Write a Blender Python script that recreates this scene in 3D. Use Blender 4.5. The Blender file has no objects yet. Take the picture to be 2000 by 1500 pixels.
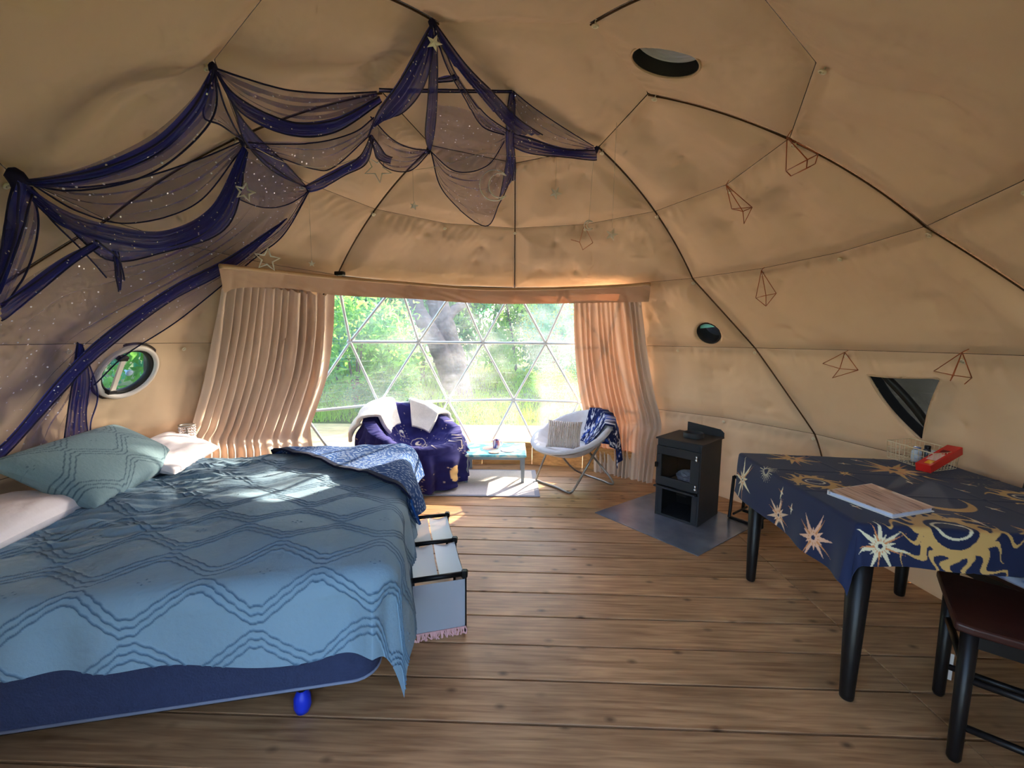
import bpy, math, random
import numpy as np
from mathutils import Matrix, Vector

random.seed(7); RNG = np.random.default_rng(7)
SC = bpy.context.scene
COL = SC.collection
rad = math.radians

# ------------------------------------------------------------------ camera
F_PX, PITCH, ROLL, EYE = 812.0, rad(6.05), rad(0.6), 1.40
cam_d = bpy.data.cameras.new('camera'); cam_d.sensor_width = 36; cam_d.lens = F_PX / 2000 * 36
cam_d.clip_start = 0.02; cam_d.clip_end = 300
cam = bpy.data.objects.new('camera', cam_d); COL.objects.link(cam)
cam.matrix_world = Matrix.Translation((0, 0, EYE)) @ Matrix.Rotation(rad(90) - PITCH, 4, 'X') @ Matrix.Rotation(ROLL, 4, 'Z')
SC.camera = cam
# ------------------------------------------------------------------ sky, sun, exposure
SUN_AZ, SUN_EL = rad(39), rad(23)          # azimuth from +Y towards +X
w = bpy.data.worlds.new('sky'); SC.world = w; w.use_nodes = True
nt = w.node_tree; bg = nt.nodes['Background']
sky = nt.nodes.new('ShaderNodeTexSky'); sky.sky_type = 'NISHITA'; sky.sun_disc = False
sky.sun_elevation = rad(35); sky.sun_rotation = SUN_AZ; sky.dust_density = 2.0; sky.ozone_density = 0.8
nt.links.new(sky.outputs[0], bg.inputs[0]); bg.inputs[1].default_value = 0.95
sd = bpy.data.lights.new('sun', 'SUN'); sd.energy = 20.0; sd.angle = rad(0.6); sd.color = (1.0, 0.86, 0.66)
sun = bpy.data.objects.new('sun', sd); COL.objects.link(sun)
sdir = Vector((math.sin(SUN_AZ) * math.cos(SUN_EL), math.cos(SUN_AZ) * math.cos(SUN_EL), math.sin(SUN_EL)))
sun.rotation_euler = sdir.to_track_quat('Z', 'Y').to_euler(); sun.location = sdir * 30
SC.view_settings.view_transform = 'Standard'; SC.view_settings.look = 'None'
SC.view_settings.gamma = 1.0; SC.view_settings.use_curve_mapping = False
SC.view_settings.exposure = 0.50
SC.cycles.use_denoising = True
SC.cycles.max_bounces = 6; SC.cycles.diffuse_bounces = 4; SC.cycles.glossy_bounces = 3; SC.cycles.transmission_bounces = 4; SC.cycles.transparent_max_bounces = 14
SC.cycles.use_adaptive_sampling = True; SC.cycles.adaptive_threshold = 0.1; SC.cycles.adaptive_min_samples = 12
SC.cycles.sample_clamp_indirect = 6.0

# ------------------------------------------------------------------ helpers: colour, materials
def c8(r, g, b):
    f = lambda v: ((v / 255 + 0.055) / 1.055) ** 2.4 if v > 10 else v / 255 / 12.92
    return (f(r), f(g), f(b), 1.0)
MATS = {}
def mat(name, col, rough=0.7, metal=0.0, noise=0.0, nscale=20.0, bump=0.0, bscale=200.0, trans=0.0, tcol=None,
        vcol=False, spec=0.3, alpha=1.0, sheen=0.0, aniso=None):
    if name in MATS: return MATS[name]
    m = bpy.data.materials.new(name); m.use_nodes = True; MATS[name] = m
    n = m.node_tree.nodes; l = m.node_tree.links; p = n['Principled BSDF']; out = n['Material Output']
    p.inputs['Roughness'].default_value = rough; p.inputs['Metallic'].default_value = metal
    p.inputs['Specular IOR Level'].default_value = spec
    if sheen: p.inputs['Sheen Weight'].default_value = sheen
    p.inputs['Base Color'].default_value = col
    src = None
    if vcol:
        a = n.new('ShaderNodeVertexColor'); a.layer_name = 'Col'; src = a.outputs[0]
    tc = n.new('ShaderNodeTexCoord')
    if noise:
        t = n.new('ShaderNodeTexNoise'); t.inputs['Scale'].default_value = nscale; t.inputs['Detail'].default_value = 4
        l.new(tc.outputs['Object'], t.inputs['Vector'])
        mp = n.new('ShaderNodeMapRange'); mp.inputs['To Min'].default_value = 1 - noise; mp.inputs['To Max'].default_value = 1 + noise
        mp.inputs['From Min'].default_value = 0.3; mp.inputs['From Max'].default_value = 0.7
        l.new(t.outputs[0], mp.inputs[0])
        mx = n.new('ShaderNodeMix'); mx.data_type = 'RGBA'; mx.blend_type = 'MULTIPLY'; mx.inputs[0].default_value = 1.0
        if src: l.new(src, mx.inputs[6])
        else: mx.inputs[6].default_value = col
        l.new(mp.outputs[0], mx.inputs[7]); src = mx.outputs[2]
    if src: l.new(src, p.inputs['Base Color'])
    if bump:
        t2 = n.new('ShaderNodeTexNoise'); t2.inputs['Scale'].default_value = bscale; t2.inputs['Detail'].default_value = 3
        l.new(tc.outputs['Object'], t2.inputs['Vector'])
        b = n.new('ShaderNodeBump'); b.inputs['Strength'].default_value = bump; b.inputs['Distance'].default_value = 0.01
        l.new(t2.outputs[0], b.inputs['Height']); l.new(b.outputs[0], p.inputs['Normal'])
    surf = p.outputs[0]
    if trans:
        tr = n.new('ShaderNodeBsdfTranslucent'); tr.inputs[0].default_value = tcol or col
        if src and tcol is None: l.new(src, tr.inputs[0])
        ms = n.new('ShaderNodeMixShader'); ms.inputs[0].default_value = trans
        l.new(surf, ms.inputs[1]); l.new(tr.outputs[0], ms.inputs[2]); surf = ms.outputs[0]
    if alpha < 1:
        tp = n.new('ShaderNodeBsdfTransparent'); ms = n.new('ShaderNodeMixShader'); ms.inputs[0].default_value = alpha
        l.new(tp.outputs[0], ms.inputs[1]); l.new(surf, ms.inputs[2]); surf = ms.outputs[0]
    l.new(surf, out.inputs[0])
    return m

# ------------------------------------------------------------------ helpers: geometry
class MB:
    def __init__(s): s.v = []; s.f = []; s.n = 0
    def add(s, V, Fs):
        V = np.asarray(V, float).reshape(-1, 3); s.v.append(V)
        s.f += [tuple(i + s.n for i in f) for f in Fs]; s.n += len(V); return s
    def box(s, c, d, R=None):
        c = np.asarray(c, float); h = np.asarray(d, float) / 2
        V = np.array([(x, y, z) for x in (-1, 1) for y in (-1, 1) for z in (-1, 1)], float) * h
        if R is not None: V = V @ np.asarray(R).T
        return s.add(V + c, [(0, 1, 3, 2), (4, 6, 7, 5), (0, 4, 5, 1), (2, 3, 7, 6), (0, 2, 6, 4), (1, 5, 7, 3)])
    def bbox(s, c, d, R=None, b=0.004):        # bevelled box
        c = np.asarray(c, float); h = np.asarray(d, float) / 2; b = min(b, min(h) * 0.9)
        V = []; idx = {}
        for sx in (-1, 1):
            for sy in (-1, 1):
                for sz in (-1, 1):
                    for ax in range(3):
                        q = np.array([sx, sy, sz]) * (h - b); q[ax] = (sx, sy, sz)[ax] * h[ax]
                        idx[(sx, sy, sz, ax)] = len(V); V.append(q)
        V = np.array(V); Fs = []
        for ax in range(3):
            o = [a for a in range(3) if a != ax]
            for sg in (-1, 1):
                q = []
                for (p1, p2) in ((-1, -1), (1, -1), (1, 1), (-1, 1)):
                    k = [0, 0, 0]; k[ax] = sg; k[o[0]] = p1; k[o[1]] = p2; q.append(idx[(*k, ax)])
                Fs.append(tuple(q))
        for ax in range(3):
            o = [a for a in range(3) if a != ax]
            for p1 in (-1, 1):
                for p2 in (-1, 1):
                    k1 = [0, 0, 0]; k1[o[0]] = p1; k1[o[1]] = p2; k2 = list(k1); k1[ax] = -1; k2[ax] = 1
                    Fs.append((idx[(*k1, o[0])], idx[(*k2, o[0])], idx[(*k2, o[1])], idx[(*k1, o[1])]))
        for sx in (-1, 1):
            for sy in (-1, 1):
                for sz in (-1, 1): Fs.append(tuple(idx[(sx, sy, sz, a)] for a in range(3)))
        if R is not None: V = V @ np.asarray(R).T
        return s.add(V + c, Fs)
    def tube(s, pts, r, n=8, closed=False, caps=True):
        P = np.asarray(pts, float); m = len(P); rr = np.broadcast_to(np.asarray(r, float), (m,))
        if closed: T = np.roll(P, -1, 0) - np.roll(P, 1, 0)
        else: T = np.gradient(P, axis=0) if m > 2 else np.repeat([P[1] - P[0]], 2, 0)
        T = T / (np.linalg.norm(T, axis=1, keepdims=True) + 1e-12)
        up = np.array([0, 0, 1.0]) if abs(T[0][2]) < 0.9 else np.array([1.0, 0, 0])
        A = np.cross(T[0], up); A /= np.linalg.norm(A); rings = []
        for i in range(m):
            A = A - T[i] * (A @ T[i]); A /= np.linalg.norm(A) + 1e-12; B = np.cross(T[i], A)
            a = np.arange(n) * 2 * math.pi / n
            rings.append(P[i] + rr[i] * (np.outer(np.cos(a), A) + np.outer(np.sin(a), B)))
        V = np.concatenate(rings); Fs = []
        for i in range(m if closed else m - 1):
            j = (i + 1) % m
            for k in range(n): Fs.append((i * n + k, i * n + (k + 1) % n, j * n + (k + 1) % n, j * n + k))
        if caps and not closed: Fs += [tuple(range(n))[::-1], tuple((m - 1) * n + k for k in range(n))]
        return s.add(V, Fs)
    def lathe(s, prof, c=(0, 0, 0), n=24, R=None, caps=True):
        a = np.arange(n) * 2 * math.pi / n; V = []
        for r, z in prof: V += [(r * math.cos(t), r * math.sin(t), z) for t in a]
        V = np.array(V); m = len(prof); Fs = []
        for i in range(m - 1):
            for k in range(n): Fs.append((i * n + k, i * n + (k + 1) % n, (i + 1) * n + (k + 1) % n, (i + 1) * n + k))
        if caps: Fs += [tuple(range(n))[::-1], tuple((m - 1) * n + k for k in range(n))]
        if R is not None: V = V @ np.asarray(R).T
        return s.add(V + np.asarray(c, float), Fs)
    def grid(s, G, keep=None):
        a, b = G.shape[:2]; I = np.arange(a * b).reshape(a, b)
        Q = np.stack([I[:-1, :-1], I[1:, :-1], I[1:, 1:], I[:-1, 1:]], -1)
        Q = Q[keep] if keep is not None else Q.reshape(-1, 4)
        return s.add(G.reshape(-1, 3), [tuple(q) for q in Q.tolist()])
    def prism(s, poly, z0, z1, R=None, c=(0, 0, 0)):
        n = len(poly); V = np.array([(x, y, z0) for x, y in poly] + [(x, y, z1) for x, y in poly], float)
        if R is not None: V = V @ np.asarray(R).T
        return s.add(V + np.asarray(c, float), [tuple(range(n))[::-1], tuple(range(n, 2 * n))] + [(i, (i + 1) % n, (i + 1) % n + n, i + n) for i in range(n)])

def link_mesh(name, V, Fs, m, smooth=True, col=None):
    me = bpy.data.meshes.new(name); me.from_pydata(np.asarray(V).tolist(), [], Fs); me.update()
    if smooth: me.polygons.foreach_set('use_smooth', np.ones(len(me.polygons), bool))
    if col is not None:
        at = me.color_attributes.new('Col', 'FLOAT_COLOR', 'POINT')
        at.data.foreach_set('color', np.asarray(col, np.float32).reshape(-1))
    if m: me.materials.append(m)
    return me
def wloc(o):
    p = np.zeros(3)
    while o is not None: p += np.array(o.location); o = o.parent
    return p
def build(name, mb, m, parent=None, smooth=False, col=None, solid=0.0, origin=None, sub=0):
    V = np.concatenate(mb.v)
    if parent is not None: V = V - wloc(parent)
    off = np.zeros(3)
    if origin is not None and parent is None: off = np.asarray(origin, float); V = V - off
    o = bpy.data.objects.new(name, link_mesh(name, V, mb.f, m, smooth, col)); COL.objects.link(o)
    o.location = off
    if parent is not None: o.parent = parent
    if solid:
        md = o.modifiers.new('thickness', 'SOLIDIFY'); md.thickness = solid; md.offset = 0
    if sub:
        md = o.modifiers.new('subd', 'SUBSURF'); md.levels = sub; md.render_levels = sub
    return o
def tag(o, label, cat=None, group=None, kind=None):
    o['label'] = label
    if cat: o['category'] = cat
    if group: o['group'] = group
    if kind: o['kind'] = kind
    return o
def root(name, loc, label, cat, group=None, kind=None):
    o = bpy.data.objects.new(name, None); COL.objects.link(o); o.location = loc; o.empty_display_size = 0.1
    return tag(o, label, cat, group, kind)
def nz(P, scale, seed=0, oct=3):
    r = np.random.default_rng(seed); P = np.asarray(P, float); out = 0; amp = 1; tot = 0
    for o in range(oct):
        for _ in range(5):
            k = r.normal(size=P.shape[-1]) * scale * (1.9 ** o); out = out + amp * np.sin(P @ k + r.uniform(0, 6.28)); 
        tot += amp * 1.6; amp *= 0.55
    return out / tot
def sst(a, b, x):
    t = np.clip((x - a) / (b - a), 0, 1); return t * t * (3 - 2 * t)
def Rz(a):
    c, s = math.cos(a), math.sin(a); return np.array([[c, -s, 0], [s, c, 0], [0, 0, 1.0]])
def frame(n, up=(0, 0, 1)):
    n = np.asarray(n, float); n = n / np.linalg.norm(n); x = np.cross(up, n); x /= np.linalg.norm(x); y = np.cross(n, x)
    return np.stack([x, y, n], 1)       # columns: local x, y, z(normal)

# ------------------------------------------------------------------ measured rays of the photograph -> places in the room
def ray(px, py):
    px = np.asarray(px, float); py = np.asarray(py, float)
    cp, sp, cr, sr = math.cos(PITCH), math.sin(PITCH), math.cos(ROLL), math.sin(ROLL)
    u, v = px - 1000, py - 750
    x = (u * cr + v * sr) / F_PX; y = (-u * sr + v * cr) / F_PX
    return np.stack([x, cp - y * sp, -sp - y * cp], -1)
def at_z(px, py, z):
    r = ray(px, py); return np.array([0, 0, EYE]) + r * ((z - EYE) / r[..., 2])[..., None] if r.ndim > 1 else np.array([0, 0, EYE]) + r * ((z - EYE) / r[2])
def at_y(px, py, y):
    r = ray(px, py); return np.array([0, 0, EYE]) + r * (np.asarray(y) / r[..., 1])[..., None]
# the dome: seven-fold frame, centre DC, rings of (radius, height)
DC = np.array([0.0, 2.26, 0.0]); A0 = 0.48; NF = 360 / 7
RING = dict(floor=(2.385, 0.0), low=(2.504, 0.70), eye=(2.246, 1.352), r2=(1.81, 1.897), r3=(1.261, 2.304), r4=(0.649, 2.562), top=(0.0, 2.665))
_k = np.array([(2.385, 0.0), (2.47, 0.30), (2.504, 0.70), (2.246, 1.352), (1.81, 1.897), (1.261, 2.304), (0.649, 2.562), (0.0, 2.665)])
def _cr(K, n=30):
    P = np.vstack([2 * K[0] - K[1], K, [[-K[-2][0], K[-2][1]]]]); out = []
    for i in range(1, len(P) - 2):
        t = np.linspace(0, 1, n, endpoint=False)[:, None]
        out.append(0.5 * (2 * P[i] + (P[i + 1] - P[i - 1]) * t + (2 * P[i - 1] - 5 * P[i] + 4 * P[i + 1] - P[i + 2]) * t ** 2 + (3 * P[i] - P[i - 1] - 3 * P[i + 1] + P[i + 2]) * t ** 3))
    return np.vstack(out + [K[-1:]])
PROF = _cr(_k); PROF[:, 1] = np.maximum.accumulate(PROF[:, 1] + np.arange(len(PROF)) * 1e-7)
PZ, PR = PROF[:, 1], PROF[:, 0]; _ar = np.r_[0, np.cumsum(np.hypot(*np.diff(PROF, axis=0).T))]
_T = np.gradient(PROF, axis=0); _T /= np.linalg.norm(_T, axis=1, keepdims=True); PN = np.stack([-_T[:, 1], _T[:, 0]], 1)   # inward normal (r,z)
ARC = {k: float(np.interp(v[1], PZ, _ar)) for k, v in RING.items()}
_RA = np.array([ARC[k] for k in ('floor', 'low', 'eye', 'r2', 'r3', 'r4', 'top')])
def chord(az, arc):
    """frame members are straight between joints: radius factor"""
    out = []
    for n, ph in ((21, 0.5), (21, 0.0), (21, 0.5), (21, 0.0), (14, 0.0), (7, 0.0)):
        st = 2 * math.pi / n; x = (np.radians(az) - ph * st) % st - st / 2; out.append(np.cos(st / 2) / np.cos(x))
    out.append(out[-1]); i = np.clip(np.searchsorted(_RA, arc) - 1, 0, 5); t = np.clip((arc - _RA[i]) / (_RA[i + 1] - _RA[i]), 0, 1)
    S_ = np.stack(np.broadcast_arrays(*out), 0); i = np.broadcast_to(i, S_.shape[1:]); t = np.broadcast_to(t, S_.shape[1:])
    return np.take_along_axis(S_, i[None], 0)[0] * (1 - t) + np.take_along_axis(S_, i[None] + 1, 0)[0] * t
def dome(az, arc, off=0.0):
    """point on the dome lining: azimuth in degrees, arc length up the profile, inward offset"""
    az = np.asarray(az, float); arc = np.asarray(arc, float)
    r = np.interp(arc, _ar, PR); z = np.interp(arc, _ar, PZ); nr = np.interp(arc, _ar, PN[:, 0]); n2 = np.interp(arc, _ar, PN[:, 1])
    r = r * chord(az, arc) + nr * off; z = z + n2 * off; t = np.radians(az + A0)
    return np.stack([DC[0] + r * np.sin(t), DC[1] + r * np.cos(t), z + 0 * t], -1)
def dome_d(P):
    r = np.hypot(P[..., 0] - DC[0], P[..., 1] - DC[1]); z = P[..., 2]
    R = np.interp(z, PZ, PR) * chord(np.degrees(np.arctan2(P[..., 0] - DC[0], P[..., 1] - DC[1])) - A0, np.interp(z, PZ, _ar)); sl = np.interp(z, PZ, np.clip(np.gradient(PR, PZ + np.arange(len(PZ)) * 1e-9), -12, 12))
    d = (R - r) / np.sqrt(1 + sl ** 2)
    return np.where(z > PZ[-1], PZ[-1] - z, d)
def on_dome(px, py, off=0.0):
    """where the sight line meets the lining, moved `off` metres into the room"""
    px, py, off = np.broadcast_arrays(np.asarray(px, float), np.asarray(py, float), np.asarray(off, float))
    sh = px.shape; r = ray(px.ravel(), py.ravel()); o = off.ravel(); r = r / np.linalg.norm(r, axis=1, keepdims=True)
    hi = np.full(len(r), 6.8); lo = np.full(len(r), 0.3); best = np.full(len(r), 0.3); found = np.zeros(len(r), bool)
    for t in np.linspace(6.8, 0.3, 90):
        P = np.array([0, 0, EYE]) + r * t; ins = (dome_d(P) > o) & ~found
        best[ins] = t; found |= ins
    lo = best; hi = best + 6.5 / 89
    for _ in range(13):
        mid = (lo + hi) / 2; ins = dome_d(np.array([0, 0, EYE]) + r * mid[:, None]) > o
        lo = np.where(ins, mid, lo); hi = np.where(ins, hi, mid)
    return (np.array([0, 0, EYE]) + r * lo[:, None]).reshape(sh + (3,))
def inward(P):
    e = 1e-3; P = np.asarray(P, float)
    g = np.stack([dome_d(P + np.array(v) * e) - dome_d(P - np.array(v) * e) for v in ((1, 0, 0), (0, 1, 0), (0, 0, 1))], -1)
    return g / (np.linalg.norm(g, axis=-1, keepdims=True) + 1e-12)
def resample(pts, n):
    P = np.asarray(pts, float); 
    if len(P) > 2:
        Q = np.vstack([2 * P[0] - P[1], P, 2 * P[-1] - P[-2]]); out = []
        for i in range(1, len(Q) - 2):
            t = np.linspace(0, 1, 16, endpoint=False)[:, None]
            out.append(0.5 * (2 * Q[i] + (Q[i + 1] - Q[i - 1]) * t + (2 * Q[i - 1] - 5 * Q[i] + 4 * Q[i + 1] - Q[i + 2]) * t ** 2 + (3 * Q[i] - Q[i - 1] - 3 * Q[i + 1] + Q[i + 2]) * t ** 3))
        P = np.vstack(out + [P[-1:]])
    s = np.r_[0, np.cumsum(np.linalg.norm(np.diff(P, axis=0)[:, :2], axis=1) + 1e-9)]
    x = np.linspace(0, s[-1], n); return np.stack([np.interp(x, s, P[:, k]) for k in range(P.shape[1])], 1)

# ================================================================== THE SETTING
# ---- floor of individual boards
def wood_mat(name, c1, c2, knots=True, scale=1.0, rough=0.45):
    m = bpy.data.materials.new(name); m.use_nodes = True; n = m.node_tree.nodes; l = m.node_tree.links; p = n['Principled BSDF']
    tc = n.new('ShaderNodeTexCoord'); oi = n.new('ShaderNodeObjectInfo')
    add = n.new('ShaderNodeVectorMath'); add.operation = 'ADD'; l.new(tc.outputs['Object'], add.inputs[0])
    sc = n.new('ShaderNodeVectorMath'); sc.operation = 'SCALE'; l.new(oi.outputs['Random'], sc.inputs['Scale']); sc.inputs[0].default_value = (37, 11, 5)
    l.new(sc.outputs[0], add.inputs[1])
    mp = n.new('ShaderNodeMapping'); mp.inputs['Scale'].default_value = (1.6 * scale, 26 * scale, 26 * scale); l.new(add.outputs[0], mp.inputs[0])
    t = n.new('ShaderNodeTexNoise'); t.inputs['Scale'].default_value = 2.2; t.inputs['Detail'].default_value = 3; t.inputs['Distortion'].default_value = 0.4; l.new(mp.outputs[0], t.inputs[0])
    cr = n.new('ShaderNodeValToRGB'); cr.color_ramp.elements[0].position = 0.3; cr.color_ramp.elements[0].color = c1
    cr.color_ramp.elements[1].position = 0.7; cr.color_ramp.elements[1].color = c2; l.new(t.outputs[0], cr.inputs[0])
    src = cr.outputs[0]
    # large patches of wear
    t3 = n.new('ShaderNodeTexNoise'); t3.inputs['Scale'].default_value = 3.0; l.new(add.outputs[0], t3.inputs[0])
    mr = n.new('ShaderNodeMapRange'); mr.inputs[1].default_value = 0.3; mr.inputs[2].default_value = 0.7; mr.inputs[3].default_value = 0.78; mr.inputs[4].default_value = 1.15; l.new(t3.outputs[0], mr.inputs[0])
    mr2 = n.new('ShaderNodeMapRange'); mr2.inputs[3].default_value = 0.8; mr2.inputs[4].default_value = 1.15; l.new(oi.outputs['Random'], mr2.inputs[0])
    mm = n.new('ShaderNodeMath'); mm.operation = 'MULTIPLY'; l.new(mr.outputs[0], mm.inputs[0]); l.new(mr2.outputs[0], mm.inputs[1])
    mx = n.new('ShaderNodeMix'); mx.data_type = 'RGBA'; mx.blend_type = 'MULTIPLY'; mx.inputs[0].default_value = 1; l.new(src, mx.inputs[6]); l.new(mm.outputs[0], mx.inputs[7]); src = mx.outputs[2]
    if knots:
        mk = n.new('ShaderNodeMapping'); mk.inputs['Scale'].default_value = (3.4, 5.6, 5.2); l.new(add.outputs[0], mk.inputs[0])
        v = n.new('ShaderNodeTexVoronoi'); v.voronoi_dimensions = '2D'; v.inputs['Scale'].default_value = 1.5; l.new(mk.outputs[0], v.inputs[0])
        k = n.new('ShaderNodeMapRange'); k.inputs[1].default_value = 0.03; k.inputs[2].default_value = 0.15; k.inputs[3].default_value = 0.7; k.inputs[4].default_value = 0.0; l.new(v.outputs['Distance'], k.inputs[0])
        sp = n.new('ShaderNodeSeparateColor'); l.new(v.outputs['Color'], sp.inputs[0]); kt = n.new('ShaderNodeMapRange'); kt.inputs[1].default_value = 0.55; kt.inputs[2].default_value = 0.9; l.new(sp.outputs[0], kt.inputs[0]); km = n.new('ShaderNodeMath'); km.operation = 'MULTIPLY'; l.new(k.outputs[0], km.inputs[0]); l.new(kt.outputs[0], km.inputs[1])
        mk2 = n.new('ShaderNodeMix'); mk2.data_type = 'RGBA'; l.new(km.outputs[0], mk2.inputs[0]); l.new(src, mk2.inputs[6]); mk2.inputs[7].default_value = (0.045, 0.022, 0.011, 1); src = mk2.outputs[2]
    l.new(src, p.inputs['Base Color']); p.inputs['Roughness'].default_value = rough; p.inputs['Specular IOR Level'].default_value = 0.35
    b = n.new('ShaderNodeBump'); b.inputs['Strength'].default_value = 0.15; b.inputs['Distance'].default_value = 0.004; l.new(t.outputs[0], b.inputs['Height']); l.new(b.outputs[0], p.inputs['Normal'])
    return m
M_FLOOR = wood_mat('pine_boards', c8(152, 110, 75), c8(202, 158, 114))
M_DARKWOOD = mat('under_floor', c8(28, 20, 14), 0.9)
fl = root('floor', (0, 2.26, 0), 'weathered pine plank floor of the round tent room', 'floor', kind='structure')
FA = rad(-1.5); FR = Rz(FA)
build('subfloor', MB().lathe([(2.52, -0.12), (2.52, -0.05)], (0, 2.26, 0), 48), M_DARKWOOD, fl)
plank_me = {}
for k in range(-8, 18):
    for (x0, x1) in ((-2.6, 1.585), (1.59, 2.6)):
        yc = 1.485 + 0.2 * k
        # chord of the round platform in board coordinates
        dy = yc - (DC[1] * math.cos(FA)); half = 2.56 ** 2 - dy * dy
        if half <= 0.05: continue
        h = math.sqrt(half); a, b = max(x0, -h), min(x1, h)
        if yc < 1.0 and x0 < 0: a = max(a, -1.9)
        if b - a < 0.12: continue
        ln = b - a
        mb = MB().bbox((0, 0, -0.0175), (ln, 0.1900, 0.035), None, 0.0015)
        o = bpy.data.objects.new('plank', link_mesh('plank', np.concatenate(mb.v), mb.f, M_FLOOR, False)); COL.objects.link(o)
        o.parent = fl; q = FR @ np.array([(a + b) / 2, yc, random.uniform(-0.0008, 0.0008)]); o.location = q - np.array([0, 2.26, 0]); o.rotation_euler = (0, 0, FA + random.uniform(-0.0006, 0.0006))

# ---- quilted canvas lining, panel by panel
def canvas_mat():
    m = mat('tan_canvas', c8(213, 184, 154), 0.9, spec=0.0, trans=0.008, tcol=c8(205, 170, 130))
    n = m.node_tree.nodes; l = m.node_tree.links; p = n['Principled BSDF']; tc = [x for x in n if x.type == 'TEX_COORD'][0]
    t1 = n.new('ShaderNodeTexNoise'); t1.inputs['Scale'].default_value = 5; t1.inputs['Detail'].default_value = 2; l.new(tc.outputs['Object'], t1.inputs[0])
    b = n.new('ShaderNodeBump'); b.inputs['Strength'].default_value = 0.5; b.inputs['Distance'].default_value = 0.03; l.new(t1.outputs[0], b.inputs['Height']); l.new(b.outputs[0], p.inputs['Normal'])
    return m
M_CANVAS = canvas_mat()
M_SEAM = mat('dark_seam_backing', c8(46, 32, 20), 0.95)
M_BRASS = mat('brass_eyelet', c8(232, 222, 196), 0.35, 0.2, spec=0.6)
wall = root('wall_dome', (0, 2.26, 0), 'tan quilted canvas lining of the dome tent', 'wall', kind='structure')
TRI = on_dome(np.array([1702, 1843, 1806]), np.array([729, 736, 862]))
HOLES = []          # (kind, centre, radius / polygon)
H_ROOF = on_dome(1300, 118); H_RIGHT = on_dome(1387, 648); H_LEFT = on_dome(247, 725)
HOLES += [('c', H_ROOF, 0.134), ('c', H_RIGHT, 0.095), ('c', H_LEFT, 0.155)]
tcen = TRI.mean(0); TN = inward(tcen); TF = frame(TN)
tri2 = (TRI - tcen) @ TF[:, :2]
# bowed left side as in the photo
def tri_outline(n=12):
    a, b, c = tri2; pts = []
    for p, q, bow in ((a, b, 0.01), (b, c, 0.015), (c, a, -0.035)):
        for t in np.linspace(0, 1, n, endpoint=False):
            d = q - p; nn = np.array([-d[1], d[0]]) / np.linalg.norm(d); s = math.sin(math.pi * t)
            pts.append(p + d * t + nn * bow * s * (-1))
    return np.array(pts)
TRI_OUT = tri_outline()
def in_poly(P, poly):
    x, y = P[..., 0], P[..., 1]; ins = np.zeros(x.shape, bool); n = len(poly)
    for i in range(n):
        (x1, y1), (x2, y2) = poly[i], poly[(i + 1) % n]
        c = ((y1 > y) != (y2 > y)) & (x < (x2 - x1) * (y - y1) / (y2 - y1 + 1e-12) + x1); ins ^= c
    return ins
def near_poly(P, poly):
    best = np.full(P.shape[:-1], 1e9); Q = P.copy(); n = len(poly)
    for i in range(n):
        a, b = poly[i], poly[(i + 1) % n]; d = b - a; t = np.clip(((P - a) @ d) / (d @ d), 0, 1)[..., None]; q = a + d * t
        ds = np.linalg.norm(P - q, axis=-1); mk = ds < best; best = np.where(mk, ds, best); Q[mk] = q[mk]
    return Q
PAN = 0
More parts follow.
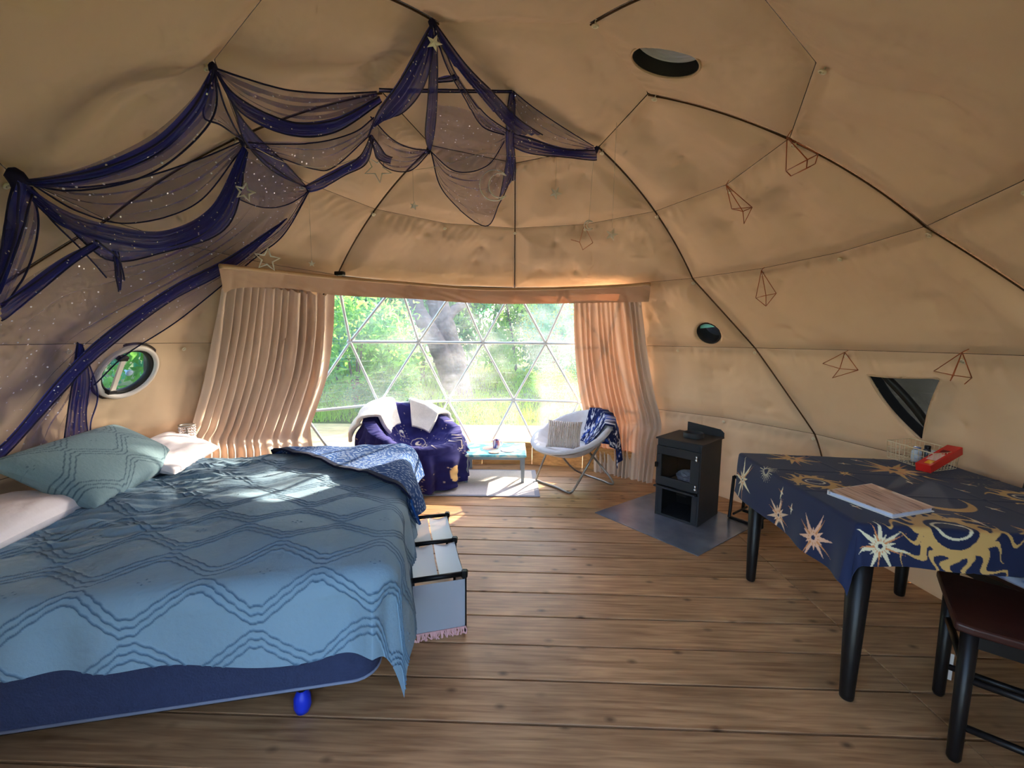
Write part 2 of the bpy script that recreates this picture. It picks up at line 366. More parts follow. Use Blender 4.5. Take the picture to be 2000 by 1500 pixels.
def panel(b0, b1, t0, t1, rb, rt, puff=0.028):
    global PAN; PAN += 1
    a0, a1 = ARC[rb], ARC[rt]; rm = max(RING[rb][0], RING[rt][0])
    wid = rad(abs(b1 - b0)) * rm; hei = abs(a1 - a0)
    cen = dome((b0 + b1 + t0 + t1) / 4, (a0 + a1) / 2); fine = any(np.linalg.norm(h[1] - cen) < max(wid, hei) * 0.75 for h in HOLES) or np.linalg.norm(tcen - cen) < wid * 0.75
    st = 0.0125
    nu = max(8, int(wid / st)); nv = max(8, int(hei / st)); u, v = np.meshgrid(np.linspace(0, 1, nu), np.linspace(0, 1, nv), indexing='ij')
    g = 0.0016; gv = g / hei; v2 = gv + v * (1 - 2 * gv); arc = a0 + (a1 - a0) * v2
    L = b0 + (t0 - b0) * v2; Rr = b1 + (t1 - b1) * v2; rr = np.interp(arc, _ar, PR); wloc_ = np.radians(np.abs(Rr - L)) * rr
    gu = np.where(wloc_ > 4 * g, 2.9 * g / np.maximum(wloc_, 1e-6), 0.2); u2 = gu + u * (1 - 2 * gu); az = L + (Rr - L) * u2
    eu = np.minimum(u2, 1 - u2) * wloc_; ev = np.minimum(v2, 1 - v2) * hei; e = np.minimum(eu, ev)
    P0 = dome(az, arc); r = np.random.default_rng(PAN * 13 + 1)
    off = -0.009 + (puff + 0.009) * sst(0, 0.16, e) * 0.8 + 0.006 * sst(0.0, 0.02, e)
    off = off + 0.018 * nz(P0, 3.6, PAN) * sst(0, 0.12, e)
    # gathers running down from the upper seam
    off = off + 0.0035 * np.sin(u2 * wloc_ * r.uniform(70, 95) + 1.5 * nz(P0, 6, PAN + 5)) * np.exp(-((1 - v2) * hei) / 0.10) * sst(0, 0.03, e) * (nz(P0, 4, PAN + 9) > -0.1)
    # buttons that pin the quilting
    nt_ = max(2, int(wid * hei * 3.2))
    for _ in range(nt_):
        cu, cv = r.uniform(0.15, 0.85), r.uniform(0.18, 0.85); q = dome((b0 + (t0 - b0) * cv) * (1 - cu) + (b1 + (t1 - b1) * cv) * cu, a0 + (a1 - a0) * cv)
        D = P0 - q; d = np.linalg.norm(D, axis=-1)
        off = off - (0.012 * np.exp(-(d / 0.022)) + 0.014 * np.exp(-(d / 0.06) ** 1.4) + 0.022 * np.exp(-(d / 0.17) ** 2)) * sst(0, 0.09, e)
        dd = r.normal(size=3); dd /= np.linalg.norm(dd); off = off + 0.004 * np.sin((D @ dd) * 55) * np.exp(-(d / 0.11) ** 2) * sst(0, 0.06, e)
    P = dome(az, arc, off); keep = None
    for kind, c, rr_ in HOLES:
        if np.linalg.norm(P - c, axis=-1).min() > rr_: continue
        Fm = frame(inward(c)); q = (P - c) @ Fm; d = np.linalg.norm(q[..., :2], axis=-1); ins = d < rr_
        k = ~(ins[:-1, :-1] & ins[1:, :-1] & ins[1:, 1:] & ins[:-1, 1:]); keep = k if keep is None else keep & k
        s = np.where(ins & (d > 1e-4), rr_ / np.maximum(d, 1e-4), 1.0); q[..., 0] *= s; q[..., 1] *= s
        q[..., 2] = np.where(d < rr_ * 1.2, q[..., 2] * sst(rr_, rr_ * 1.2, d) + 0.004 * (1 - sst(rr_, rr_ * 1.2, d)), q[..., 2])
        P = np.where((d < rr_ * 1.2)[..., None], c + q @ Fm.T, P)
    q = (P - tcen) @ TF
    if np.abs(q[..., 2]).min() < 0.2 and np.linalg.norm(P - tcen, axis=-1).min() < 0.1:
        ins = in_poly(q[..., :2], TRI_OUT); k = ~(ins[:-1, :-1] & ins[1:, :-1] & ins[1:, 1:] & ins[:-1, 1:]); keep = k if keep is None else keep & k
        near = near_poly(q[..., :2], TRI_OUT); q2 = q.copy(); q2[..., :2] = near; q2[..., 2] = np.where(ins, 0.012, q[..., 2]); P = np.where(ins[..., None], tcen + q2 @ TF.T, P)
    mb = MB().grid(P, keep); return build('panel', mb, M_CANVAS, wall, True)
WL, WR = -50.0, 33.0
N3 = NF / 3
for k in range(7):
    panel(k * NF, (k + 1) * NF, k * NF, (k + 1) * NF, 'r3', 'r4')
    panel(k * NF, (k + 1) * NF, k * NF, (k + 1) * NF, 'r2', 'r3')
def cap():
    az, t = np.meshgrid(np.linspace(0, 360, 121), np.linspace(0, 1, 34), indexing='ij'); arc = ARC['r4'] + 0.002 + (ARC['top'] - ARC['r4'] - 0.002) * t
    e = t * 0.62; P0 = dome(az, arc); off = -0.012 + 0.034 * sst(0, 0.2, e) + 0.010 * nz(P0, 3.2, 77) * sst(0, 0.15, e)
    for q in ((0.18, 2.5, 2.6), (-0.3, 2.15, 2.6), (0.35, 1.95, 2.6), (-0.05, 1.9, 2.6)):
        d = np.linalg.norm(P0 - np.array(q), axis=-1); off = off - 0.02 * np.exp(-(d / 0.06) ** 1.3) - 0.012 * np.exp(-(d / 0.2) ** 2)
    build('panel', MB().grid(dome(az, arc, off)), M_CANVAS, wall, True)
cap()
EY, LO, FLR = 3.5 * N3, 4 * N3, 4.4 * N3
for sg, wl in ((1, WR), (-1, -WL)):
    s = sg
    panel(s * wl, s * EY, s * wl, s * NF, 'eye', 'r2'); panel(s * wl, s * LO, s * wl, s * EY, 'low', 'eye'); panel(s * wl, s * FLR, s * wl, s * LO, 'floor', 'low')
    panel(s * EY, s * (EY + NF), s * NF, s * 2 * NF, 'eye', 'r2'); panel(s * LO, s * (LO + NF), s * EY, s * (EY + NF), 'low', 'eye'); panel(s * FLR, s * (FLR + NF), s * LO, s * (LO + NF), 'floor', 'low')
    panel(s * (EY + NF), s * 160, s * 2 * NF, s * 160, 'eye', 'r2'); panel(s * (LO + NF), s * 160, s * (EY + NF), s * 160, 'low', 'eye'); panel(s * (FLR + NF), s * 160, s * (LO + NF), s * 160, 'floor', 'low')
def ribbon(azs, arcs, wd, off=-0.014):  # dark strip added behind the panel gaps to stop outside light leaking in
    P = dome(azs, arcs, off); T = np.gradient(P, axis=0); T /= np.linalg.norm(T, axis=1, keepdims=True); n = inward(P + 0); B = np.cross(T, n)
    build('seam', MB().grid(np.stack([P - B * wd, P + B * wd], 1)), M_SEAM, wall, True)
def piping(azs, arcs): build('seam_gap_shade', MB().tube(dome(azs, arcs, -0.002), 0.0034, 6), mat('seam_gap_dark', c8(78, 54, 34), 0.9), wall, True)  # dark tube drawn in for the shaded gap along the seam
for rg in ('r2', 'r3', 'r4'): a = np.linspace(0, 360, 211)[:]; ribbon(a, np.full(211, ARC[rg]), 0.058, -0.028)
for rg in ('eye', 'low'):
    for a0, a1 in ((WR, 160), (-160, WL)): a = np.linspace(a0, a1, 61); ribbon(a, np.full(61, ARC[rg]), 0.058, -0.028)
for k in range(7):
    for r0, r1 in (('r2', 'r3'), ('r3', 'r4')): t = np.linspace(0, 1, 24); ribbon(np.full(len(t), k * NF), ARC[r0] + (ARC[r1] - ARC[r0]) * t, 0.058, -0.028); piping(np.full(len(t), k * NF), ARC[r0] + (ARC[r1] - ARC[r0]) * t)
for s in (1, -1):
    for j in (0, 1):
        t = np.linspace(0, 1, 20)
        for (za, zb, r0, r1) in ((EY, NF, 'eye', 'r2'), (LO, EY, 'low', 'eye'), (FLR, LO, 'floor', 'low')): ribbon(s * (za + j * NF + (zb - za) * t), ARC[r0] + (ARC[r1] - ARC[r0]) * t, 0.058, -0.028); piping(s * (za + j * NF + (zb - za) * t), ARC[r0] + (ARC[r1] - ARC[r0]) * t)
# eyelets at the frame joints, just under each seam
gm = MB(); a = np.arange(14) * 2 * math.pi / 14; gm.tube(np.stack([np.cos(a) * 0.0105, np.sin(a) * 0.0105, 0 * a], 1), 0.0035, 6, closed=True); gm.tube([(0, 0, -0.02), (0, 0, 0.004)], 0.004, 6)
gme = link_mesh('grommet', np.concatenate(gm.v), gm.f, M_BRASS, True)
def grommet(az, rg, drop=0.035):
    p = dome(az, ARC[rg] - drop); n = inward(p); p = p + n * 0.012; Fm = frame(n)
    o = bpy.data.objects.new('grommet', gme); COL.objects.link(o); o.parent = wall
    M = Matrix([list(Fm[i]) + [0] for i in range(3)] + [[0, 0, 0, 1]]); M.translation = Vector(p - np.array([0, 2.26, 0])); o.matrix_local = M
for k in range(-3, 4): grommet(k * NF, 'r4')
for k in range(-5, 6): grommet(k * NF / 2, 'r3')
for k in range(-7, 8): grommet(k * N3, 'r2')
for k in (2.5, 3.5, 4.5, 5.5, -3.5, -4.5, -5.5): grommet(k * N3, 'eye')
for k in (3, 4, 5, -4, -5): grommet(k * N3, 'low')

# ---- great window: galvanised struts, hubs, clear vinyl panes
M_STRUT = mat('galvanised_strut', c8(205, 212, 216), 0.4, 0.25)
def vinyl(name, haze, tint=(1, 1, 1, 1)):
    m = bpy.data.materials.new(name); m.use_nodes = True; n = m.node_tree.nodes; l = m.node_tree.links; n.remove(n['Principled BSDF']); out = n['Material Output']
    tc = n.new('ShaderNodeTexCoord'); t = n.new('ShaderNodeTexNoise'); t.inputs['Scale'].default_value = 1.6; t.inputs['Detail'].default_value = 2; l.new(tc.outputs['Object'], t.inputs[0])
    mp = n.new('ShaderNodeMapping'); mp.inputs['Scale'].default_value = (3, 3, 60); mp.inputs['Rotation'].default_value = (0, 0.12, 0.3); l.new(tc.outputs['Object'], mp.inputs[0])
    t2 = n.new('ShaderNodeTexNoise'); t2.inputs['Scale'].default_value = 1.5; t2.inputs['Detail'].default_value = 1; l.new(mp.outputs[0], t2.inputs[0])
    mr = n.new('ShaderNodeMapRange'); mr.inputs[1].default_value = 0.35; mr.inputs[2].default_value = 0.75; mr.inputs[3].default_value = haze * 0.4; mr.inputs[4].default_value = haze * 2.0; l.new(t.outputs[0], mr.inputs[0])
    m2 = n.new('ShaderNodeMapRange'); m2.inputs[1].default_value = 0.58; m2.inputs[2].default_value = 0.75; m2.inputs[3].default_value = 0; m2.inputs[4].default_value = haze; l.new(t2.outputs[0], m2.inputs[0])
    ad = n.new('ShaderNodeMath'); ad.operation = 'ADD'; l.new(mr.outputs[0], ad.inputs[0]); l.new(m2.outputs[0], ad.inputs[1])
    tp = n.new('ShaderNodeBsdfTransparent'); tp.inputs[0].default_value = tint; tr = n.new('ShaderNodeBsdfTranslucent'); tr.inputs[0].default_value = (0.9, 0.93, 1, 1)
    ms = n.new('ShaderNodeMixShader'); l.new(ad.outputs[0], ms.inputs[0]); l.new(tp.outputs[0], ms.inputs[1]); l.new(tr.outputs[0], ms.inputs[2])
    gl = n.new('ShaderNodeBsdfGlossy'); gl.inputs['Roughness'].default_value = 0.08; m3 = n.new('ShaderNodeMixShader'); m3.inputs[0].default_value = 0.03
    l.new(ms.outputs[0], m3.inputs[1]); l.new(gl.outputs[0], m3.inputs[2]); l.new(m3.outputs[0], out.inputs[0]); return m
M_VINYL = vinyl('clear_vinyl', 0.065)
win = root('window_1', (0, 4.7, 0), 'big bay window of triangular clear vinyl panes in a galvanised strut frame', 'window', kind='structure')
def node(rg, k):
    arc = 0.02 if rg == 'floor' else ARC[rg]; return dome(k * N3, arc, -0.03)
rows = [('floor', np.arange(-3.5, 3.6)), ('low', np.arange(-4, 3.1)), ('eye', np.arange(-3.5, 3.6)), ('r2', np.arange(-4, 3.1))]
sm = MB().tube([(0, 0, 0), (0, 0, 1)], 1, 10); sme = link_mesh('strut', np.concatenate(sm.v), sm.f, M_STRUT, True)
def strut(p, q, r=0.0145):
    d = q - p; o = bpy.data.objects.new('strut', sme); COL.objects.link(o); o.parent = win
    o.location = p - np.array([0, 4.7, 0]); o.rotation_euler = Vector(d).to_track_quat('Z', 'Y').to_euler(); o.scale = (r, r, np.linalg.norm(d))
def ok(k): return WL - 6 <= k * N3 <= WR + 8
hub = MB().lathe([(0.03, -0.006), (0.032, 0), (0.03, 0.006)], (0, 0, 0), 14); hub.tube([(0, 0, -0.014), (0, 0, 0.022)], 0.009, 6); hme = link_mesh('hub', np.concatenate(hub.v), hub.f, M_STRUT, True)
for ri, (rg, ks) in enumerate(rows):
    for k in ks:
        if ok(k) and rg in ('low', 'eye'):
            p = node(rg, k); Fm = frame(inward(p)); o = bpy.data.objects.new('hub', hme); COL.objects.link(o); o.parent = win
            M = Matrix([list(Fm[i]) + [0] for i in range(3)] + [[0, 0, 0, 1]]); M.translation = Vector(p - np.array([0, 4.7, 0])); o.matrix_local = M
        if ok(k) and ok(k + 1) and rg in ('low', 'eye', 'r2'): strut(node(rg, k), node(rg, k + 1))
    if ri < 3:
        rg2 = rows[ri + 1][0]
        for k in ks:
            for s in (-0.5, 0.5):
                if ok(k) and ok(k + s): strut(node(rg, k), node(rg2, k + s), 0.0125)
        for k in ks:
            for tri in ((node(rg, k), node(rg, k + 1), node(rg2, k + 0.5)), (node(rg, k), node(rg2, k + 0.5), node(rg2, k - 0.5))):
                kk = k
                if not (WL - 20 <= kk * N3 <= WR + 18): continue
                out = -inward(tri[0]) * 0.02; build('pane', MB().add(np.array(tri) + out, [(0, 1, 2)]), M_VINYL, win)
# timber upstand below the window
M_KNEE = wood_mat('orange_pine', c8(176, 120, 66), c8(216, 160, 98), knots=False, rough=0.5)
kn = root('trim_1', (0, 4.6, 0), 'low orange pine upstand boards under the bay window', 'trim', kind='structure')
def arc_board(az0, az1, r0, r1, z0, z1, name, m):
    a = np.linspace(az0, az1, 9); t = np.radians(a + A0); V = []
    for r, z in ((r0, z0), (r0, z1), (r1, z1), (r1, z0)): V.append(np.stack([DC[0] + r * np.sin(t), DC[1] + r * np.cos(t), 0 * t + z], 1))
    G = np.stack(V + [V[0]], 1); mb = MB().grid(G); n = G.shape[1]; mb.f += [tuple(range(4))[::-1], tuple((8 * n) + i for i in range(4))]
    return build(name, mb, m, kn)
for i in range(6):
    a0 = WL + (WR - WL) * i / 6; a1 = WL + (WR - WL) * (i + 1) / 6 - 0.12
    arc_board(a0, a1, 2.335, 2.36, 0.002, 0.185, 'board', M_KNEE); arc_board(a0, a1, 2.325, 2.365, 0.189, 0.252, 'rail', M_KNEE)

# ---- outdoors
M_DECK = wood_mat('sun_bleached_deck', c8(196, 164, 118), c8(228, 200, 156), knots=False)
dk = root('deck', (0, 5.6, -0.06), 'sun bleached boards of the deck outside the window', 'deck', kind='structure')
for k in range(9):
    mb = MB().bbox((-0.8, 4.95 + 0.245 * k, -0.08), (9.0, 0.238, 0.04), None, 0.003); build('deck_board', mb, M_DECK, dk)
M_GROUND = mat('grassy_ground', c8(84, 98, 52), 0.95, noise=0.35, nscale=1.5)
gx, gy = np.meshgrid(np.linspace(-26, 26, 60), np.linspace(-14, 38, 60), indexing='ij')
gz = -0.25 + 0.14 * nz(np.stack([gx, gy], -1), 0.4, 3) + 0.05 * np.clip(gy - 7, 0, 20) + 0.03 * np.clip(-gx - 4, 0, 20)
gz = np.where(np.hypot(gx, gy - 2.26) < 5.5, -0.32, gz)
g = build('ground', MB().grid(np.stack([gx, gy, gz], -1)), M_GROUND, None, True); tag(g, 'grassy forest ground outside the dome', 'ground', kind='structure')
def gheight(x, y):
    if math.hypot(x, y - 2.26) < 5.5: return -0.32
    return float(-0.25 + 0.14 * nz(np.array([x, y]), 0.4, 3) + 0.05 * max(y - 7, 0) + 0.03 * max(-x - 4, 0))
def leaf_mat(name, c, t):
    m = mat(name, c, 0.5, noise=0.45, nscale=1.7, trans=0.5, tcol=t); return m
M_L = [leaf_mat('leaf_mid', c8(84, 140, 72), c8(150, 205, 90)), leaf_mat('leaf_light', c8(118, 172, 84), c8(190, 226, 110)), leaf_mat('leaf_blue', c8(76, 142, 112), c8(120, 200, 150)), leaf_mat('leaf_deep', c8(54, 106, 66), c8(100, 166, 84))]
def foliage_mesh(seed, n, clumps, size, flat=1.0, m=None):
    r = np.random.default_rng(seed); C = r.normal(size=(clumps, 3)); C /= np.linalg.norm(C, axis=1, keepdims=True); C *= (r.uniform(0.35, 1.0, (clumps, 1))) ** 0.6; C[:, 2] *= flat
    ci = r.integers(0, clumps, n); P = C[ci] + r.normal(size=(n, 3)) * 0.13
    A = r.normal(size=(n, 3)); A /= np.linalg.norm(A, axis=1, keepdims=True); B = np.cross(A, r.normal(size=(n, 3))); B /= np.linalg.norm(B, axis=1, keepdims=True)
    s = size * r.uniform(0.6, 1.3, (n, 1)); V = np.stack([P - A * s, P + B * s * 0.42, P + A * s, P - B * s * 0.42], 1).reshape(-1, 3)
    Fs = [(4 * i, 4 * i + 1, 4 * i + 2, 4 * i + 3) for i in range(n)]
    return link_mesh('foliage', V, Fs, m, False)
FOL = [foliage_mesh(11 + i, 5200, 46, 0.052, 1.0, M_L[i]) for i in range(4)]
M_BARK = mat('grey_bark', c8(96, 84, 82), 0.95, noise=0.5, nscale=7, bump=0.8, bscale=22)
def tree(name, label, x, y, rx, rz, kind, trunk, group, cat='tree', h0=0.4):
    zg = gheight(x, y); t = root(name, (x, y, zg), label, cat, group)
    o = bpy.data.objects.new('foliage', FOL[kind]); COL.objects.link(o); o.parent = t; o.location = (0, 0, h0 + rz * 0.85); o.scale = (rx, rx, rz); o.rotation_euler = (0, 0, random.uniform(0, 6))
    o['kind'] = 'stuff'
    mb = MB()
    for i in range(3 if trunk < 0.05 else 1):
        b = random.uniform(0, 6.28); L = h0 + rz * 1.1; ln = random.uniform(0.05, 0.3) * rx
        s = np.linspace(0, 1, 7); mb.tube(np.stack([x + ln * np.cos(b) * s ** 1.4, y + ln * np.sin(b) * s ** 1.4, zg - 0.1 + L * s], 1), trunk * (1 - 0.6 * s), 7)
    build('trunk', mb, M_BARK, t, True); return t
spots = [  # x, y, rx, rz, kind, trunk, h0, label
 (-3.1, 8.2, 1.25, 1.25, 0, 0.03, 0.1, 'mid green shrub outside nearest the left curtain'),
 (-3.0, 10.4, 0.9, 1.1, 1, 0.03, 0.2, 'bright yellow-green shrub left of the big trunk'),
 (-4.6, 11.0, 1.7, 2.4, 2, 0.07, 0.5, 'blue-green tree seen behind the left window edge'),
 (-2.6, 12.0, 1.6, 2.1, 0, 0.07, 1.2, 'leafy tree at the upper left window panes'),
 (0.15, 14.5, 1.5, 2.3, 1, 0.06, 0.2, 'pale leafy thicket tree just right of the big trunk'),
 (1.3, 12.5, 1.0, 1.5, 2, 0.04, 0.1, 'blue-green bush at the window centre right'),
 (2.4, 15.0, 1.9, 2.6, 1, 0.07, 0.6, 'light green tree behind the right window panes'),
 (-0.9, 17.5, 2.4, 3.6, 3, 0.1, 0.5, 'deep green tree far behind the big trunk'),
 (-6.2, 15.5, 2.8, 4.0, 3, 0.1, 0.5, 'deep green tree farthest left in the window'),
 (-3.4, 18.5, 2.8, 4.0, 2, 0.12, 1.0, 'tall blue-green tree far left beyond the shrubs'),
 (2.0, 20.0, 2.8, 4.2, 0, 0.12, 1.0, 'tall mid green tree far behind the right panes'),
 (5.0, 19.0, 2.2, 2.6, 3, 0.12, 0.5, 'deep green tree farthest right in the window'),
 (0.9, 9.9, 0.5, 0.42, 1, 0.02, 0.0, 'small bright bush low in front of the right panes'),
 (-2.3, 7.5, 0.6, 0.42, 3, 0.02, 0.0, 'low dark bush beside the deck on the left'),
 (-5.6, 6.3, 1.5, 1.9, 0, 0.05, 0.2, 'leafy tree seen through the round porthole'),
 (5.5, 11.2, 3.4, 2.8, 3, 0.16, 6.2, 'unseen tall tree added right of the window, its high crown blocking the sun'),  # unseen tree added in the sun's path to block and break its light
 (-7.0, 8.6, 2.0, 2.8, 2, 0.08, 0.4, 'larger tree behind the porthole tree'),
]
for (x, y, rx, rz, kd, tk, h0, lab) in spots:
    tree('bush' if tk < 0.05 else 'tree', lab, x, y, rx, rz, kd, tk, 'trees and bushes outside the window', 'bush' if tk < 0.05 else 'tree', h0)
# the big leaning double trunk
bt = root('leaning_tree', (-1.15, 10.2, gheight(-1.15, 10.2)), 'massive grey tree trunk leaning left outside and forking in two', 'tree', 'trees and bushes outside the window')
def trunk_pts(pxs, y0, y1): 
    P = np.array(pxs, float); ys = np.linspace(y0, y1, len(P)); return np.stack([at_y(P[i, 0], P[i, 1], ys[i]) for i in range(len(P))])
def bark(pts, r, seed):
    P = resample(pts, 40); R = resample(np.array([(i, r_, 0) for i, r_ in enumerate(r)], float), 40)[:, 1]
    mb = MB().tube(P, R, 20); V = np.concatenate(mb.v); c = np.repeat(P, 20, 0); d = V - c; V = c + d * (1 + 0.10 * nz(V * np.array([1, 1, 0.35]), 9, seed))[:, None]; mb.v = [V]; return mb
build('trunk', bark(trunk_pts([(905, 830), (893, 770), (885, 720), (868, 650), (852, 580), (838, 480)], 10.2, 10.4), [0.56, 0.38, 0.33, 0.29, 0.26, 0.22], 1), M_BARK, bt, True)
build('fork', bark(trunk_pts([(880, 740), (862, 690), (835, 640), (812, 590), (800, 500)], 10.1, 9.8), [0.24, 0.23, 0.21, 0.19, 0.16], 2), M_BARK, bt, True)
build('branch', bark(trunk_pts([(860, 640), (880, 612), (915, 585), (960, 540)], 10.3, 10.8), [0.16, 0.12, 0.10, 0.07], 3), M_BARK, bt, True)
# grass
n = 26000; r = np.random.default_rng(5); x = r.uniform(-6.5, 5.5, n); y = 7.3 + r.uniform(0, 1, n) ** 1.3 * 9; z = np.array([gheight(a, b) for a, b in zip(x, y)]) if False else (-0.25 + 0.14 * nz(np.stack([x, y], 1), 0.4, 3) + 0.05 * np.clip(y - 7, 0, 20) + 0.03 * np.clip(-x - 4, 0, 20))
z = np.where(np.hypot(x, y - 2.26) < 5.5, -0.32, z)
h = r.uniform(0.07, 0.24, n) * (0.5 + 0.8 * (nz(np.stack([x, y], 1), 1.2, 8) > 0)); a = r.uniform(0, 6.28, n); lean = r.normal(size=(n, 2)) * 0.35 * h[:, None]; wd = 0.011
V = np.stack([np.stack([x - wd * np.cos(a), y - wd * np.sin(a), z - 0.02], 1), np.stack([x + wd * np.cos(a), y + wd * np.sin(a), z - 0.02], 1), np.stack([x + lean[:, 0], y + lean[:, 1], z + h], 1)], 1).reshape(-1, 3)
gr = build('grass', MB().add(V, [(3 * i, 3 * i + 1, 3 * i + 2) for i in range(n)]), mat('grass_blades', c8(116, 160, 60), 0.6, noise=0.4, nscale=2, trans=0.4, tcol=c8(180, 220, 80)), None)
tag(gr, 'sunlit green grass growing beyond the deck', 'grass', kind='stuff')

# ================================================================== CURTAINS
M_CURT = mat('dusty_rose_curtain', c8(204, 178, 156), 0.45, spec=0.4, trans=0.03, tcol=c8(235, 160, 112), noise=0.04, nscale=6, sheen=0.15)
def pxsurf(E0, E1, nu, nv, o0, o1):
    """sheet between two sight-line edges; o0/o1: offsets from the lining down each edge (px, py, off rows)"""
    A = resample(E0, nv); B = resample(E1, nv); u = np.linspace(0, 1, nu)[:, None, None]
    Q = A[None] * (1 - u) + B[None] * u; return Q
def curtain(name, label, E0, E1, folds, amp, seed, pinch=None):
    nu, nv = 170, 70; Q = pxsurf(E0, E1, nu, nv, 0, 0); P = on_dome(Q[..., 0], Q[..., 1], Q[..., 2]); N = inward(P)
    u = np.linspace(0, 1, nu)[:, None]; v = np.linspace(0, 1, nv)[None]; r = np.random.default_rng(seed)
    k = np.sort(r.uniform(0, 1, folds * 3)); ph = np.interp(u, np.linspace(0, 1, folds + 1), np.cumsum(np.r_[0, r.uniform(0.45, 1.6, folds)])); ph = ph / ph.max() * folds
    ph = ph + 0.12 * np.sin(v * 3 + seed) + 0.05 * np.sin(v * 9 + u * 20)
    w_ = np.sin(ph * 2 * math.pi); w_ = np.sign(w_) * np.abs(w_) ** 0.7
    am = amp * (0.55 + 0.45 * sst(0, 0.3, v)) * (0.5 + 0.5 * sst(0, 0.12, u) * sst(0, 0.12, 1 - u)) * (0.7 + 0.5 * nz(np.stack(np.broadcast_arrays(u * 3, v * 1.2), -1), 2.0, seed + 3))
    if pinch: am = am * (1 - 0.55 * np.exp(-((v - pinch) / 0.035) ** 2))
    P = P + N * (am * w_ + amp * 0.3)[..., None]
    if pinch: P = P - N * (0.028 * np.exp(-((v - pinch) / 0.04) ** 2))[..., None]
    o = build(name, MB().grid(P), M_CURT, None, True, origin=(P[nu // 2, -1])); return o
cl = curtain('curtain', 'left dusty rose curtain gathered beside the bed', [(432, 548, 0.10), (415, 650, 0.07), (396, 750, 0.07), (370, 850, 0.09), (362, 905, 0.10), (360, 960, 0.10)], [(652, 575, 0.10), (650, 650, 0.06), (640, 730, 0.06), (618, 800, 0.07), (604, 845, 0.08), (606, 900, 0.10), (606, 950, 0.10)], 13, 0.034, 3, 0.76)
tag(cl, 'left dusty rose curtain hanging behind the bed', 'curtain', 'window curtains')
cr_ = curtain('curtain', '', [(1121, 585, 0.10), (1123, 680, 0.06), (1131, 760, 0.06), (1146, 830, 0.07), (1158, 880, 0.07), (1160, 925, 0.09)], [(1253, 585, 0.10), (1264, 680, 0.08), (1277, 760, 0.09), (1291, 825, 0.09), (1282, 880, 0.10), (1273, 947, 0.13)], 12, 0.028, 8, 0.70)
tag(cr_, 'right dusty rose curtain hanging between the window and the stove', 'curtain', 'window curtains')
# valance with its rail
nu, nv = 260, 14
A = resample([(424, 522, 0.17), (470, 526, 0.16), (560, 535, 0.14), (660, 545, 0.12), (800, 556, 0.11), (920, 565, 0.11), (1003, 567, 0.11), (1100, 565, 0.11), (1200, 561, 0.11), (1272, 557, 0.11)], nu)
B = resample([(432, 572, 0.17), (470, 562, 0.16), (560, 564, 0.15), (660, 577, 0.13), (800, 584, 0.12), (920, 592, 0.12), (1003, 594, 0.12), (1100, 593, 0.12), (1200, 591, 0.12), (1270, 590, 0.12)], nu)
v = np.linspace(0, 1, nv)[None, :, None]; Q = A[:, None] * (1 - v) + B[:, None] * v; P = on_dome(Q[..., 0], Q[..., 1], Q[..., 2]); N = inward(P); N[..., 2] = 0
u = np.linspace(0, 1, nu)[:, None]; vv = v[..., 0]
pl = 0.013 * np.abs(np.sin(u * 66 + 2 * np.sin(u * 17) + vv * 0.8)) ** 0.35 * (0.25 + 0.75 * vv) + 0.012 * nz(np.stack(np.broadcast_arrays(u * 9, vv), -1), 4, 4) * vv
P = P + N * (pl + 0.015)[..., None]
val = root('valance', P[nu // 2, -1], 'pleated dusty rose valance across the top of the bay window', 'valance')
build('pelmet', MB().grid(P), mat('valance_shaded_cloth', c8(182, 148, 120), 0.55, trans=0.04, tcol=c8(235, 140, 90)), val, True)  # backlit shade put into the cloth colour, darker than the curtains
M_RAIL = mat('tan_rail', c8(196, 160, 122), 0.5)
build('rail', MB().tube(P[:, 0] + N[:, 0] * 0.012 + np.array([0, 0, 0.006]), 0.014, 8), M_RAIL, val, True)
q = on_dome(np.array([655, 672]), np.array([532, 536]), 0.10); build('clip', MB().bbox(q.mean(0), (0.075, 0.04, 0.028), Rz(-0.2), 0.005), mat('black_plastic', c8(22, 22, 24), 0.5), val)

